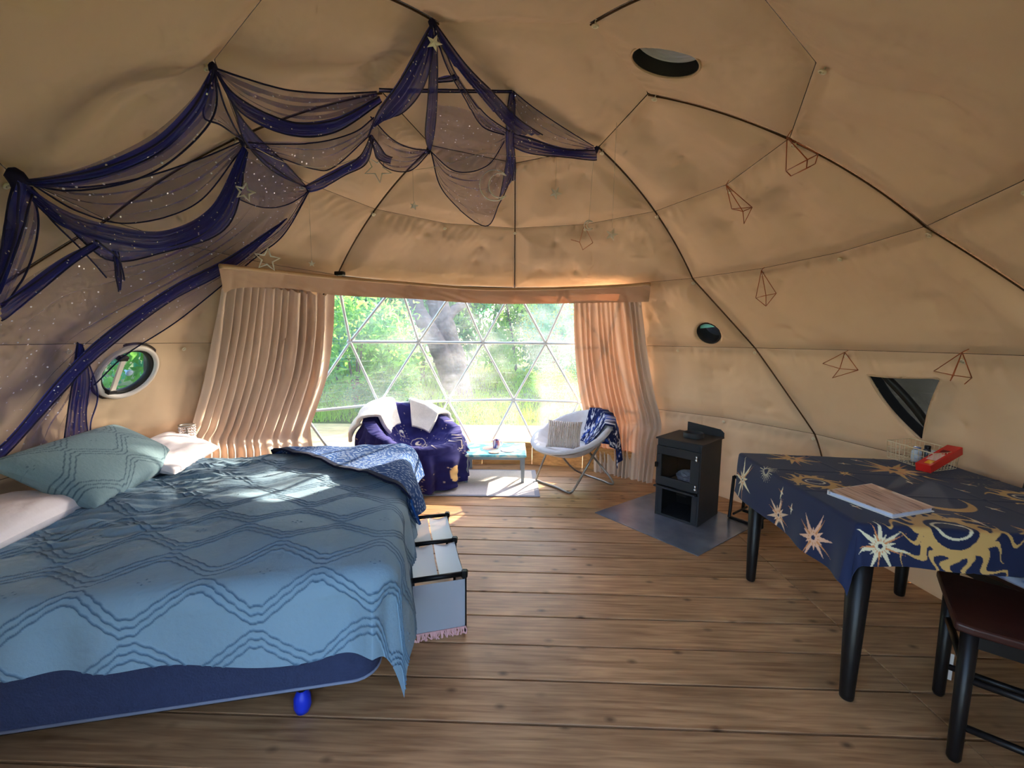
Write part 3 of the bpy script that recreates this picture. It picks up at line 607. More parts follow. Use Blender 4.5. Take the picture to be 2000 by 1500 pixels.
# ================================================================== BED
BN = np.array([-0.489, 1.427, 0.0]); BH = np.array([-0.979, -0.204, 0.0]); BW = np.array([-0.204, 0.979, 0.0]); BL, BD = 1.68, 1.50
def bedP(a, b, z):     # a from the foot to the head, b from near to far
    a, b, z = np.broadcast_arrays(np.asarray(a, float), np.asarray(b, float), np.asarray(z, float)); return BN + a[..., None] * BH + b[..., None] * BW + z[..., None] * np.array([0, 0, 1.0])
BR = np.stack([-BH, BW, [0, 0, 1.0]], 1)
M_NAVY = mat('navy_quilted_fabric', c8(46, 56, 88), 0.85, noise=0.08, nscale=40, bump=0.4, bscale=120)
M_BLACK = mat('black_steel', c8(20, 20, 23), 0.45, 0.4)
bed = root('bed', tuple(bedP(BL / 2, BD / 2, 0)), 'double bed base and mattress in navy fabric under the blue duvet', 'bed')
def rounded_slab(a0, a1, b0, b1, z0, z1, rc, re, name, m, par, nring=10):
    pts = []
    for ca, cb, t0 in ((a1 - rc, b1 - rc, 0), (a0 + rc, b1 - rc, 90), (a0 + rc, b0 + rc, 180), (a1 - rc, b0 + rc, 270)):
        for t in np.linspace(t0, t0 + 90, 8): pts.append((ca, cb, math.cos(rad(t)), math.sin(rad(t))))
    pts = np.array(pts); V = []; prof = [(-re, z0), (-re * 0.3, z0 + re * 0.3), (0, z0 + re)] + [(0, z) for z in np.linspace(z0 + re, z1 - re, 4)[1:]] + [(-re * 0.3, z1 - re * 0.3), (-re, z1)]
    for d, z in prof: V.append(bedP(pts[:, 0] + pts[:, 2] * (rc + d), pts[:, 1] + pts[:, 3] * (rc + d), z))
    n = len(pts); mb = MB(); G = np.stack(V, 0); mb.add(G.reshape(-1, 3), [(i * n + k, i * n + (k + 1) % n, (i + 1) * n + (k + 1) % n, (i + 1) * n + k) for i in range(len(prof) - 1) for k in range(n)] + [tuple(range(n))[::-1], tuple((len(prof) - 1) * n + k for k in range(n))])
    return build(name, mb, m, par, True)
bs = rounded_slab(0.0, BL, 0.0, BD, 0.135, 0.37, 0.09, 0.012, 'box_spring', M_NAVY, bed)
pp = [bedP(0.09 + 0.09 * math.cos(rad(t)), 0.09 + 0.09 * math.sin(rad(t)), 0.143) for t in np.linspace(180, 270, 8)]
build('piping', MB().tube(np.array([bedP(0, 1.4, 0.143)] + pp + [bedP(1.6, 0, 0.143)]) , 0.006, 6), mat('light_piping', c8(120, 128, 150), 0.7), bs, True)
rounded_slab(0.01, BL - 0.01, 0.01, BD - 0.01, 0.372, 0.565, 0.10, 0.03, 'mattress', mat('white_ticking', c8(214, 212, 212), 0.8), bed)
fr = MB()
for b in (0.06, BD - 0.06): fr.box(bedP(BL / 2 + 0.05, b, 0.115), (BL - 0.3, 0.035, 0.035), BR)
fr.box(bedP(0.18, BD / 2, 0.115), (0.035, BD - 0.1, 0.035), BR); build('steel_frame', fr, M_BLACK, bed)
M_COBALT = mat('cobalt_plastic', c8(30, 52, 190), 0.35)
for a, b in ((0.28, 0.06), (0.28, BD - 0.06), (BL - 0.3, 0.06), (BL - 0.3, BD - 0.06)):
    c = bedP(a, b, 0); lg = build('leg', MB().tube([c + [0, 0, 0.07], c + [0, 0, 0.12]], 0.016, 10), M_BLACK, bed, True)
    build('caster', MB().lathe([(0.012, 0), (0.024, 0.004), (0.031, 0.025), (0.030, 0.06), (0.018, 0.088), (0.014, 0.09)], c, 16), M_COBALT, lg, True)
# draped cloth over a rectangle
def drape(a, b, W, D, top, rr, flare, fa=0.0, ff=20.0, seed=0):
    ca, cb = np.clip(a, 0, W), np.clip(b, 0, D); oa, ob = a - ca, b - cb; s = np.hypot(oa, ob); d0 = np.where(s > 1e-6, oa / np.maximum(s, 1e-6), 0); d1 = np.where(s > 1e-6, ob / np.maximum(s, 1e-6), 0)
    q = rr * math.pi / 2; th = np.clip(s / rr, 0, math.pi / 2); ex = np.maximum(s - q, 0)
    h = rr * np.sin(th) + ex * flare; dz = rr * (1 - np.cos(th)) + ex * math.sqrt(1 - flare * flare)
    e = np.where(np.abs(oa) > np.abs(ob), cb, ca) + np.arctan2(np.abs(oa), np.abs(ob) + 1e-9) * 0.12
    h = h + fa * np.sin(e * ff + 1.7 * np.sin(e * 5.3 + seed) + seed) * sst(0.03, 0.22, s)
    return ca + d0 * h, cb + d1 * h, top - dz
def tri_w(x): return np.abs((x % 1.0) * 2 - 1)       # 1 at 0, 0 at .5
def duvet_pattern(a, b):
    p, hrow = 0.36, 0.36
    k = np.floor(b / hrow + 0.5); bc = b - k * hrow; sh = 0.0 * k; t = tri_w(a / p + sh); t = np.clip(t * 1.25 - 0.12, 0, 1)
    m = np.zeros(a.shape)
    for j in range(3):
        y0 = 0.010 + 0.106 * t + 0.026 * j; wob = 0.002 * np.sin(a * 170 + j)
        m = np.maximum(m, 1 - sst(0.0022, 0.0050, np.abs(np.abs(bc) - y0 - wob)))
    # little diamonds in the middle of each lozenge
    xx = ((a / p + sh + 0.0) % 1.0); xx = np.minimum(xx, 1 - xx) * p
    for ox, oy in ((0.016, 0), (0, 0.013)): m = np.maximum(m, 1 - sst(0.003, 0.006, np.abs(np.abs(xx) - ox) + np.abs(np.abs(bc) - oy) * 1.4))
    return m
M_DUVET = mat('blue_duvet_cotton', c8(120, 160, 186), 0.75, vcol=True, spec=0.25, bump=0.25, bscale=60, sheen=0.08)
na, nb = 430, 500; a, b = np.meshgrid(np.linspace(-0.43, 1.46, na), np.linspace(-0.33, BD + 0.22, nb), indexing='ij')
b = np.where(b < 0, b * (1 - 0.24 * sst(0.0, 1.1, a)), b); a2, b2, z = drape(a, b, 9.0, BD, 0.60, 0.085, 0.13, 0.014 + 0.022 * np.exp(-(a / 0.16) ** 2) * (b < 0.25), 19, 1.0)
soft = nz(np.stack([a, b], -1), 5.5, 2) ; fine = nz(np.stack([a * 1.0, b * 2.2], -1), 16, 4)
ins = sst(-0.05, 0.12, a) * sst(-0.05, 0.12, b)
z = z + ins * (0.016 * soft + 0.022 * sst(0.0, 0.5, a) * np.sin(np.clip(b / BD, 0, 1) * math.pi) )
wr = sst(0.55, 1.1, a) * sst(0.15, 0.4, b); z = z + wr * (0.010 * nz(np.stack([a * 2.0 + b, b * 3], -1), 11, 9) + 0.004 * fine)
pat = duvet_pattern(a, b); z = z + 0.0035 * pat * ins; sidepush = 0.004 * pat * (1 - ins)
P = bedP(a2 - np.where(a < 0, sidepush, 0), b2 - np.where(b < 0, sidepush, 0), z); P[..., 2] = np.maximum(P[..., 2], 0.012)
c0 = np.array(c8(116, 144, 164)); c1 = np.array(c8(50, 80, 108)); colr = c0 + (c1 - c0) * pat[..., None] * 0.85
du = build('duvet', MB().grid(P), M_DUVET, None, True, col=colr, origin=bedP(0.6, BD / 2, 0.6)); tag(du, 'blue tufted duvet with raised zigzag lines draped over the bed', 'duvet')
# throw across the far foot corner
na, nb = 170, 170; a, b = np.meshgrid(np.linspace(-0.30, 0.86, na), np.linspace(0.66, BD + 0.20, nb), indexing='ij')
ln = (a - 0.0) / 0.80 * 0.78 + (0.74 - 0)          # boundary b as a function of a
dist = (b - ln); a2, b2, z = drape(a, b, 9.0, BD, 0.642, 0.11, 0.30, 0.028, 15, 2.2); z = z + 0.010 * nz(np.stack([a, b], -1), 8, 12) + 0.012 * sst(0.0, 0.5, a) * sst(-0.05, 0.12, a)
rim = 1 - sst(0.045, 0.06, dist)
pw = np.stack([a, b], -1); fe = np.sin(a * 90 + 5 * nz(pw, 14, 3)) * np.sin(b * 230 + 5 * nz(pw, 11, 5)); fe = sst(0.60, 0.72, fe)
c0 = np.array(c8(32, 68, 124)); c1 = np.array(c8(186, 206, 226)); c2 = np.array(c8(16, 22, 48)); colr = c0 + (c1 - c0) * fe[..., None] * 0.8; colr = colr + (c2 - colr) * rim[..., None]
keep = (dist > 0)[:-1, :-1] & (dist > 0)[1:, 1:]
P = bedP(a2, b2, z); M_PRINT = mat('printed_plush', c8(255, 255, 255), 0.9, vcol=True, sheen=0.04, spec=0.1)
th = build('throw_blanket', MB().grid(P, keep), M_PRINT, None, True, col=colr, solid=0.012, origin=bedP(0.1, 1.3, 0.6)); tag(th, 'blue plush throw with white feather flecks over the far foot corner of the bed', 'blanket')
# pillows
def cushion(c, ux, uy, w_, h_, t_, n=46, pinch=0.07, seed=0, wr=0.006):
    ux = np.asarray(ux, float); ux /= np.linalg.norm(ux); uy = np.asarray(uy, float); uy = uy - ux * (ux @ uy); uy /= np.linalg.norm(uy); un = np.cross(ux, uy)
    x, y = np.meshgrid(np.linspace(-1, 1, n), np.linspace(-1, 1, n), indexing='ij'); ed = np.clip((1 - np.abs(x) ** 2.6) * (1 - np.abs(y) ** 2.6), 0, 1) ** 0.42
    px = x * (1 - pinch * (1 - y * y) * np.abs(x) ** 2) ; py = y * (1 - pinch * (1 - x * x) * np.abs(y) ** 2)
    base = np.asarray(c, float) + px[..., None] * ux * w_ / 2 + py[..., None] * uy * h_ / 2
    wv = wr * nz(np.stack([x, y], -1), 5, seed); T = base + un * (t_ / 2 * ed + wv * ed)[..., None]; Bt = base - un * (t_ / 2 * ed * 0.9)[..., None]
    mb = MB().grid(T); mb.grid(Bt[::-1]); return mb, x, y
M_WHITE = mat('white_pillowcase', c8(226, 218, 224), 0.8, spec=0.2, bump=0.15, bscale=40)
Np, Fp, Lp = np.array([-1.90, 1.80, 0.64]), np.array([-2.09, 2.54, 0.645]), np.array([-2.19, 1.73, 0.83])
cen = (Np + Fp) / 2 + (Lp - Np) / 2 + np.array([0, 0, 0.005])
mb, x, y = cushion(cen, Fp - Np, -(Lp - Np), 0.80, 0.44, 0.20, 120, seed=5)
pt = duvet_pattern((x * 0.40 + 0.02).T.copy().T, y * 0.24 + 0.10)
c0 = np.array(c8(112, 138, 148)); c1 = np.array(c8(52, 80, 98)); ct = c0 + (c1 - c0) * pt[..., None] * 0.85
pb = build('pillow', mb, M_DUVET, None, True, col=np.concatenate([ct.reshape(-1, 4), ct[::-1].reshape(-1, 4)]), origin=cen); tag(pb, 'large blue tufted pillow leaning at the head of the bed', 'pillow', 'bed pillows')
c = np.array([-2.10, 1.62, 0.640]); mb, _, _ = cushion(c, BW, BH, 0.62, 0.40, 0.14, seed=7); o = build('pillow', mb, M_WHITE, None, True, origin=c); tag(o, 'white pillow lying nearest the camera under the blue pillow', 'pillow', 'bed pillows')
c = np.array([-2.15, 2.56, 0.675]); mb, _, _ = cushion(c, (Fp - Np), (-0.8, 0.1, 0.28), 0.60, 0.34, 0.14, seed=9); o = build('pillow', mb, M_WHITE, None, True, origin=c); tag(o, 'white pillow peeking out behind the blue pillow on the far side', 'pillow', 'bed pillows')

# low rack of translucent panels at the foot of the bed
RA = np.array([-0.215, 1.86, 0.0]); RB = np.array([-0.40, 2.52, 0.0]); rd = (RB - RA) / np.linalg.norm(RB - RA); rx = np.array([-rd[1], rd[0], 0]); RH = 0.30; RW = 0.24; Rl = np.linalg.norm(RB - RA)
rk = root('shoe_rack', tuple(RA + rd * Rl / 2 + rx * RW / 2), 'low black framed rack with pale translucent panels at the foot of the bed', 'rack')
M_FILM = mat('pale_film', c8(206, 220, 228), 0.35, alpha=0.82, spec=0.5); M_GREYFILM = mat('grey_film', c8(150, 158, 170), 0.4, alpha=0.86, spec=0.5)
for i in range(3):
    c = RA + rd * (Rl * i / 2); top = [c + [0, 0, RH], c + rx * RW + [0, 0, RH]]
    build('crossbar', MB().tube(top, 0.012, 8), M_BLACK, rk, True)
    for s in (0, 1): build('post', MB().tube([c + rx * RW * s, c + rx * RW * s + [0, 0, RH + 0.008]], 0.010, 8), M_BLACK, rk, True)
    build('joint', MB().bbox(c + np.array([0, 0, RH]), (0.03, 0.034, 0.034), None, 0.006), M_BLACK, rk)
for i in range(2):
    c = RA + rd * (Rl * i / 2 + 0.02); d = rd * (Rl / 2 - 0.04)
    for j in range(2):
        u0 = rx * (RW * j / 2 + 0.004); u1 = rx * (RW * (j + 1) / 2 - 0.004); sag = np.array([0, 0, -0.012])
        G = np.array([[c + u0 + [0, 0, RH], c + (u0 + u1) / 2 + [0, 0, RH] + sag, c + u1 + [0, 0, RH]], [c + u0 + d / 2 + [0, 0, RH - 0.012], c + (u0 + u1) / 2 + d / 2 + [0, 0, RH - 0.02], c + u1 + d / 2 + [0, 0, RH - 0.012]], [c + u0 + d + [0, 0, RH], c + (u0 + u1) / 2 + d + [0, 0, RH] + sag, c + u1 + d + [0, 0, RH]]])
        build('film_panel', MB().grid(G), M_FILM, rk, True)
    u = np.linspace(0, 1, 2); G = np.array([[c - rx * 0.002 + [0, 0, 0.03], c - rx * 0.002 + [0, 0, RH - 0.02]], [c + d - rx * 0.002 + [0, 0, 0.03], c + d - rx * 0.002 + [0, 0, RH - 0.02]]]); build('side_panel', MB().grid(G), M_GREYFILM, rk)
f0 = RA - rd * 0.012
build('front_panel', MB().grid(np.array([[f0 + [0, 0, 0.035], f0 + [0, 0, RH - 0.02]], [f0 + rx * RW + [0, 0, 0.035], f0 + rx * RW + [0, 0, RH - 0.02]]])), M_GREYFILM, rk)
frg = MB()
for i in range(46):
    p = f0 + rx * (RW * i / 45) - rd * 0.004 + [0, 0, 0.045]; frg.tube([p, p + np.array([random.uniform(-.008, .008), random.uniform(-.008, .004), -0.02]), p + np.array([random.uniform(-.012, .012), random.uniform(-.012, .004), -0.034])], 0.0035, 5)
tag(build('fringe', frg, mat('pink_fringe', c8(206, 160, 160), 0.9), rk), 'pinkish looped fringe trim', kind='stuff')

# ================================================================== WOOD STOVE ON ITS HEARTH PLATE
M_STEELPLATE = mat('blued_steel_sheet', c8(150, 158, 174), 0.22, 0.6, noise=0.25, nscale=5)
hp = np.array([(0.689, 3.269), (1.231, 2.594), (1.90, 3.08), (1.36, 3.76)]); he = build('hearth_plate', MB().prism(hp.tolist(), 0.001, 0.006), M_STEELPLATE, None, origin=(1.3, 3.17, 0)); tag(he, 'square blue-grey steel hearth plate on the floor under the stove', 'hearth plate')
SO = np.array([1.172, 3.261, 0.006]); sx = np.array([0.235, -0.252, 0]); sx /= np.linalg.norm(sx); sy = np.array([-sx[1], sx[0], 0.0]); SR = np.stack([sx, sy, [0, 0, 1.0]], 1); SWd, SDp, SHt = 0.347, 0.385, 0.625
st = root('wood_stove', tuple(SO + sx * SWd / 2 + sy * SDp / 2), 'black steel wood stove on the hearth plate', 'stove')
M_STOVE = mat('matt_black_stove', c8(46, 48, 52), 0.55, 0.1, bump=0.1, bscale=300); M_SOOT = mat('sooty_black', c8(10, 10, 11), 0.9)
S = lambda x, y, z: SO + sx * x + sy * y + np.array([0, 0, z])
bd = MB(); th_ = 0.012
def sbox(mb, x0, x1, y0, y1, z0, z1, b=0.002): mb.bbox(S((x0 + x1) / 2, (y0 + y1) / 2, (z0 + z1) / 2), (x1 - x0, y1 - y0, z1 - z0), SR, b)
sbox(bd, 0, th_, 0, SDp, 0, SHt); sbox(bd, SWd - th_, SWd, 0, SDp, 0, SHt); sbox(bd, th_, SWd - th_, SDp - th_, SDp, 0, SHt); sbox(bd, th_, SWd - th_, 0.02, SDp - th_, 0.255, 0.27); sbox(bd, th_, SWd - th_, 0.004, SDp - th_, 0.0, 0.02)
sbox(bd, th_, SWd - th_, 0, 0.012, SHt - 0.05, SHt)
build('body', bd, M_STOVE, st)
tp = MB(); sbox(tp, -0.012, SWd + 0.012, -0.012, SDp + 0.012, SHt, SHt + 0.012); build('top_plate', tp, M_STOVE, st)
for x0_, x1_ in ((th_, 0.055), (SWd - 0.055, SWd - th_)): lw = MB(); sbox(lw, x0_, x1_, 0.0, 0.012, 0.02, 0.235); build('front_stile', lw, M_STOVE, st)
inn = MB(); sbox(inn, th_, SWd - th_, SDp - 0.05, SDp - 0.03, 0.02, 0.6); sbox(inn, 0.014, 0.02, 0.02, SDp - 0.05, 0.02, 0.6); sbox(inn, SWd - 0.02, SWd - 0.014, 0.02, SDp - 0.05, 0.02, 0.6); build('inner_lining', inn, M_SOOT, st)
lg = MB(); sbox(lg, -0.004, SWd - 0.02, -0.035, 0.0, 0.238, 0.252); ld = build('ledge', lg, M_STOVE, st); hd = MB(); sbox(hd, 0.19, 0.27, -0.042, -0.02, 0.222, 0.238); build('handle', hd, M_BLACK, ld)
dr = MB(); z0, z1 = 0.262, 0.575
sbox(dr, 0.004, SWd - 0.004, -0.018, 0.0, z0, z0 + 0.07); sbox(dr, 0.004, SWd - 0.004, -0.018, 0.0, z1 - 0.065, z1); sbox(dr, 0.004, 0.045, -0.018, 0.0, z0 + 0.07, z1 - 0.065); sbox(dr, SWd - 0.07, SWd - 0.004, -0.018, 0.0, z0 + 0.07, z1 - 0.065)
dor = build('door', dr, M_STOVE, st); gl = MB(); sbox(gl, 0.043, SWd - 0.068, -0.008, -0.004, z0 + 0.068, z1 - 0.063, 0.0005); build('glass', gl, vinyl('stove_glass', 0.008, (0.75, 0.78, 0.8, 1)), dor)
M_CHROME = mat('bright_chrome', c8(225, 225, 228), 0.15, 1.0)
for zz in (0.30, 0.525): build('hinge', MB().tube([S(SWd - 0.022, -0.028, zz), S(SWd - 0.022, -0.028, zz + 0.026)], 0.006, 8).tube([S(SWd - 0.022, -0.028, zz - 0.018), S(SWd - 0.022, -0.028, zz)], 0.009, 8), M_CHROME, dor, True)
lt = MB(); sbox(lt, 0.0, 0.02, -0.035, -0.014, 0.40, 0.44); build('latch', lt, M_BLACK, dor)
build('flue_collar', MB().lathe([(0.078, 0), (0.078, 0.035), (0.070, 0.04), (0.064, 0.036), (0.064, 0.0)], S(SWd * 0.55, SDp * 0.55, SHt + 0.012), 28, caps=False), M_STOVE, st, True)
build('flue_floor', MB().lathe([(0.0645, 0.001), (0.0645, 0.004)], S(SWd * 0.55, SDp * 0.55, SHt + 0.012), 28), M_SOOT, st)
sh = MB(); poly = [(0.06, 0), (SWd + 0.01, 0), (SWd + 0.01, 0.035), (SWd - 0.02, 0.06), (0.075, 0.085), (0.06, 0.085)]; V = [S(x, SDp + 0.012 - 0.006 * k, SHt + 0.01 + z) for k in (0, 1) for x, z in poly]; n = len(poly)
sh.add(np.array(V), [tuple(range(n)), tuple(range(n, 2 * n))[::-1]] + [(i, i + n, (i + 1) % n + n, (i + 1) % n) for i in range(n)]); build('rear_shield', sh, M_STOVE, st)
# kindling tray and crumpled paper in the firebox
ty = MB(); sbox(ty, 0.09, 0.30, 0.05, 0.26, 0.272, 0.278); sbox(ty, 0.09, 0.30, 0.05, 0.058, 0.278, 0.31); sbox(ty, 0.292, 0.30, 0.05, 0.26, 0.278, 0.31); sbox(ty, 0.09, 0.098, 0.05, 0.26, 0.278, 0.31)
o = build('cardboard_tray', ty, mat('tan_cardboard', c8(214, 176, 130), 0.85), None, origin=S(0.195, 0.155, 0.272)); tag(o, 'shallow cardboard tray inside the stove firebox', 'tray')
gu, gv = np.meshgrid(np.linspace(0, 2 * math.pi, 40), np.linspace(0, math.pi, 20), indexing='ij'); q = np.stack([np.cos(gu) * np.sin(gv), np.sin(gu) * np.sin(gv), np.cos(gv)], -1); rr = 1 + 0.28 * nz(q, 3.5, 6); L = q * rr[..., None] * np.array([0.085, 0.07, 0.042]); L[..., 2] = np.maximum(L[..., 2], -0.035)
o = build('paper_bag', MB().grid(S(0.20, 0.15, 0.317) + L @ SR.T), mat('crumpled_white_paper', c8(214, 218, 232), 0.6, noise=0.15, nscale=30), None, False, origin=S(0.2, 0.15, 0.28)); tag(o, 'crumpled white paper bag in the tray behind the stove glass', 'paper bag')
# black steel frame beside the stove
lh = root('log_holder', (1.90, 3.10, 0.006), 'empty black steel log holder frame between the stove and the table', 'log holder')
fx = np.array([0.60, -0.80, 0]); 
for k, c in enumerate((np.array([1.745, 3.19, 0.012]), np.array([1.93, 3.33, 0.012]))):
    P4 = [c, c + fx * 0.24, c + fx * 0.225 + [0, 0, 0.30], c + fx * 0.015 + [0, 0, 0.34]]; mb = MB()
    for i in range(4): mb.tube([P4[i], P4[(i + 1) % 4]], 0.012, 6)
    build('end_frame', mb, M_BLACK, lh)
for s in (0.03, 0.21): build('cross_rail', MB().tube([np.array([1.745, 3.19, 0.05]) + fx * s, np.array([1.93, 3.33, 0.05]) + fx * s], 0.009, 6), M_BLACK, lh)
build('cross_rail', MB().tube([np.array([1.745, 3.19, 0.17]) + fx * 0.235, np.array([1.93, 3.33, 0.17]) + fx * 0.235], 0.007, 6), M_BLACK, lh)

# ================================================================== SITTING CORNER
# rug
M_RUG = mat('oatmeal_rug', c8(214, 206, 204), 0.95, noise=0.06, nscale=60, bump=0.4, bscale=180); M_RUGB = mat('grey_rug_border', c8(158, 158, 168), 0.95, bump=0.3, bscale=180)
rg = root('rug', (-0.4, 4.0, 0), 'pale flat rug with a grey border under the coffee table', 'rug'); RX0, RX1, RY0, RY1 = -1.05, 0.262, 3.60, 4.36
build('pile', MB().bbox(((RX0 + RX1) / 2, (RY0 + RY1) / 2, 0.0055), (RX1 - RX0 - 0.09, RY1 - RY0 - 0.05, 0.007), None, 0.002), M_RUG, rg)
bm_ = MB(); 
for c, d in (((RX0 + 0.022, (RY0 + RY1) / 2), (0.045, RY1 - RY0)), ((RX1 - 0.022, (RY0 + RY1) / 2), (0.045, RY1 - RY0)), (((RX0 + RX1) / 2, RY0 + 0.012), (RX1 - RX0 - 0.09, 0.025)), (((RX0 + RX1) / 2, RY1 - 0.012), (RX1 - RX0 - 0.09, 0.025))):
    build('border', MB().bbox((c[0], c[1], 0.005), (d[0], d[1], 0.008), None, 0.002), M_RUGB, rg)
# coffee table
def teal_top():
    m = bpy.data.materials.new('painted_teal_top'); m.use_nodes = True; n = m.node_tree.nodes; l = m.node_tree.links; p = n['Principled BSDF']; tc = n.new('ShaderNodeTexCoord')
    t = n.new('ShaderNodeTexNoise'); t.inputs['Scale'].default_value = 9; t.inputs['Detail'].default_value = 5; t.inputs['Distortion'].default_value = 1.5; l.new(tc.outputs['Object'], t.inputs[0])
    cr = n.new('ShaderNodeValToRGB'); e = cr.color_ramp.elements; e[0].position = 0.35; e[0].color = c8(70, 150, 170); e[1].position = 0.68; e[1].color = c8(228, 214, 196)
    k = e.new(0.48); k.color = c8(120, 196, 204); k = e.new(0.57); k.color = c8(196, 206, 190); l.new(t.outputs[0], cr.inputs[0]); l.new(cr.outputs[0], p.inputs['Base Color']); p.inputs['Roughness'].default_value = 0.35; return m
M_GREYP = mat('grey_painted_wood', c8(128, 136, 142), 0.5, noise=0.05)
ct = root('coffee_table', (-0.165, 4.18, 0.009), 'small grey coffee table with a teal painted top on the rug', 'coffee table')
tx0, tx1, ty0, ty1, tz = -0.475, 0.148, 3.925, 4.43, 0.29
build('table_top', MB().bbox(((tx0 + tx1) / 2, (ty0 + ty1) / 2, tz - 0.011), (tx1 - tx0, ty1 - ty0, 0.022), None, 0.006), teal_top(), ct)
for y in (ty0 + 0.035, ty1 - 0.035): build('apron', MB().bbox(((tx0 + tx1) / 2, y, tz - 0.038), (tx1 - tx0 - 0.08, 0.016, 0.032), None, 0.002), M_GREYP, ct)
for x in (tx0 + 0.035, tx1 - 0.035): build('apron', MB().bbox((x, (ty0 + ty1) / 2, tz - 0.038), (0.016, ty1 - ty0 - 0.08, 0.032), None, 0.002), M_GREYP, ct)
for x in (tx0 + 0.035, tx1 - 0.035):
    for y in (ty0 + 0.035, ty1 - 0.035):
        mb = MB(); V = [(x + sx_ * r, y + sy_ * r, z) for z, r in ((0.009, 0.015), (tz - 0.022, 0.021)) for sx_, sy_ in ((-1, -1), (1, -1), (1, 1), (-1, 1))]
        mb.add(np.array(V), [(3, 2, 1, 0), (4, 5, 6, 7), (0, 1, 5, 4), (1, 2, 6, 5), (2, 3, 7, 6), (3, 0, 4, 7)]); build('leg', mb, M_GREYP, ct)
cp = root('mug', (-0.155, 4.20, tz), 'purple and white flowered mug on the coffee table', 'mug')
mc = MB().lathe([(0.028, 0), (0.034, 0.004), (0.037, 0.04), (0.04, 0.085), (0.037, 0.085), (0.033, 0.03), (0.0, 0.012)], (-0.155, 4.20, tz), 28, caps=False)
V = np.concatenate(mc.v); f1 = nz(V, 75, 5); colr = np.where((f1 > 0.18)[:, None], np.array(c8(84, 84, 170)), np.where((f1 < -0.35)[:, None], np.array(c8(190, 120, 120)), np.array(c8(232, 226, 236))))
build('cup', mc, mat('flowered_glaze', c8(255, 255, 255), 0.2, vcol=True, spec=0.6), cp, True, col=colr)
a = np.linspace(-1.4, 1.4, 12); build('handle', MB().tube(np.stack([-0.155 + 0.037 + 0.022 * np.cos(a), 4.20 + 0 * a, tz + 0.045 + 0.026 * np.sin(a)], 1), 0.005, 8), mat('white_glaze', c8(230, 226, 236), 0.2, spec=0.6), cp, True)
for (x, y, r, lab, cc) in ((-0.215, 4.19, 0.085, 'round woven coaster under the mug', c8(206, 178, 158)), (-0.03, 4.10, 0.075, 'pinkish round coaster at the right of the coffee table', c8(226, 186, 190)), (-0.17, 4.02, 0.055, 'small carved coaster at the front of the coffee table', c8(196, 160, 136))):
    mb = MB().lathe([(r * 0.97, 0.0005), (r, 0.002), (r, 0.006), (r * 0.93, 0.0075), (r * 0.88, 0.006), (0.01, 0.006)], (x, y, tz), 32); 
    if lab.startswith('round woven'): mb = MB().lathe([(r * 0.97, 0.0), (r, 0.0004), (r * 0.93, 0.0007), (0.01, 0.0007)], (x, y, tz), 32)
    o = build('coaster', mb, mat('coaster_%d' % int(r * 1000), cc, 0.85, noise=0.15, nscale=50), None, True, origin=(x, y, tz)); tag(o, lab, 'coaster', 'coasters on the coffee table')
# saucer chairs
def bowl(c, face, R, zf, zb, zc, lift=0.0):
    fa = math.atan2(face[1], face[0])
    def rimz(phi): return zf + (zb - zf) * ((1 - np.cos(phi - fa)) / 2) ** 1.15
    def pos(phi, r, up=0.0):
        phi, r, up = np.broadcast_arrays(phi, r, up); ri = np.minimum(r, 1.0); ov = np.maximum(r - 1.0, 0)
        rz_ = rimz(phi); sag = (ri ** 2.1); z = zc + (rz_ - zc) * sag
        rad_ = R * (0.12 * np.sin(ri * math.pi) * 0 + ri) + 0.025 * (1 - np.exp(-ov * 14)); z = z - ov * R * 1.0
        x = c[0] + rad_ * np.cos(phi); y = c[1] + rad_ * np.sin(phi)
        inward_ = np.where(ov > 0, -1.0, 1.0 - ri * 0.65)
        return np.stack([x - np.cos(phi) * up * np.where(ov > 0, -1, ri * 0.8), y - np.sin(phi) * up * np.where(ov > 0, -1, ri * 0.8), z + up * np.where(ov > 0.02, 0.0, 1.0 - 0.3 * ri)], -1)
    return pos, rimz
M_PLUSH = mat('cream_plush', c8(222, 210, 194), 0.95, noise=0.05, nscale=30, bump=0.5, bscale=90, sheen=0.4, spec=0.1)
M_TUBE = mat('grey_tube_steel', c8(150, 146, 140), 0.35, 0.7)
def saucer_chair(label, c, face, R, zf, zb, zc, frames, m, group):
    t = root('saucer_chair', (c[0], c[1], 0.0), label, 'chair', group); pos, rimz = bowl(c, face, R, zf, zb, zc)
    ph, r = np.meshgrid(np.linspace(0, 2 * math.pi, 73), np.linspace(0.02, 1.0, 26), indexing='ij'); puff = 0.035 * np.sin(np.clip(r, 0, 1) * math.pi) ** 0.5 + 0.006 * np.sin(ph * 16) * sst(0.3, 0.9, r)
    T = pos(ph, r, puff * 0.6 + 0.012); B = pos(ph, r, -0.035); tk = pos(ph[:, -1:], np.full((73, 1), 1.0), -0.01); 
    rimo = T[:, -1] * 0.5 + B[:, -1] * 0.5; d = rimo - np.array([c[0], c[1], 0]); d[:, 2] = 0; d /= np.linalg.norm(d, axis=1, keepdims=True)
    mid = rimo + d * 0.028; G = np.concatenate([T, mid[:, None], B[:, ::-1]], 1); build('seat', MB().grid(G), m, t, True)
    build('rim_hoop', MB().tube((rimo - [0, 0, 0.02])[:-1], 0.011, 8, closed=True), M_TUBE, t, True)
    for nm, P in frames: build(nm, MB().tube(resample(P, 60), 0.0105, 8), M_TUBE, t, True)
    return t, pos, rimz
Rc = np.array([0.59, 4.02]); fr_r = (-0.8, -0.6)
fA = [at_y(1066, 888, 3.97), at_z(1049, 930, 0.06), at_z(1051, 939, 0.012), at_z(1085, 951, 0.012), at_z(1108, 961, 0.012), at_z(1120, 957, 0.03), at_y(1150, 905, 3.70), at_y(1172, 868, 3.82)]
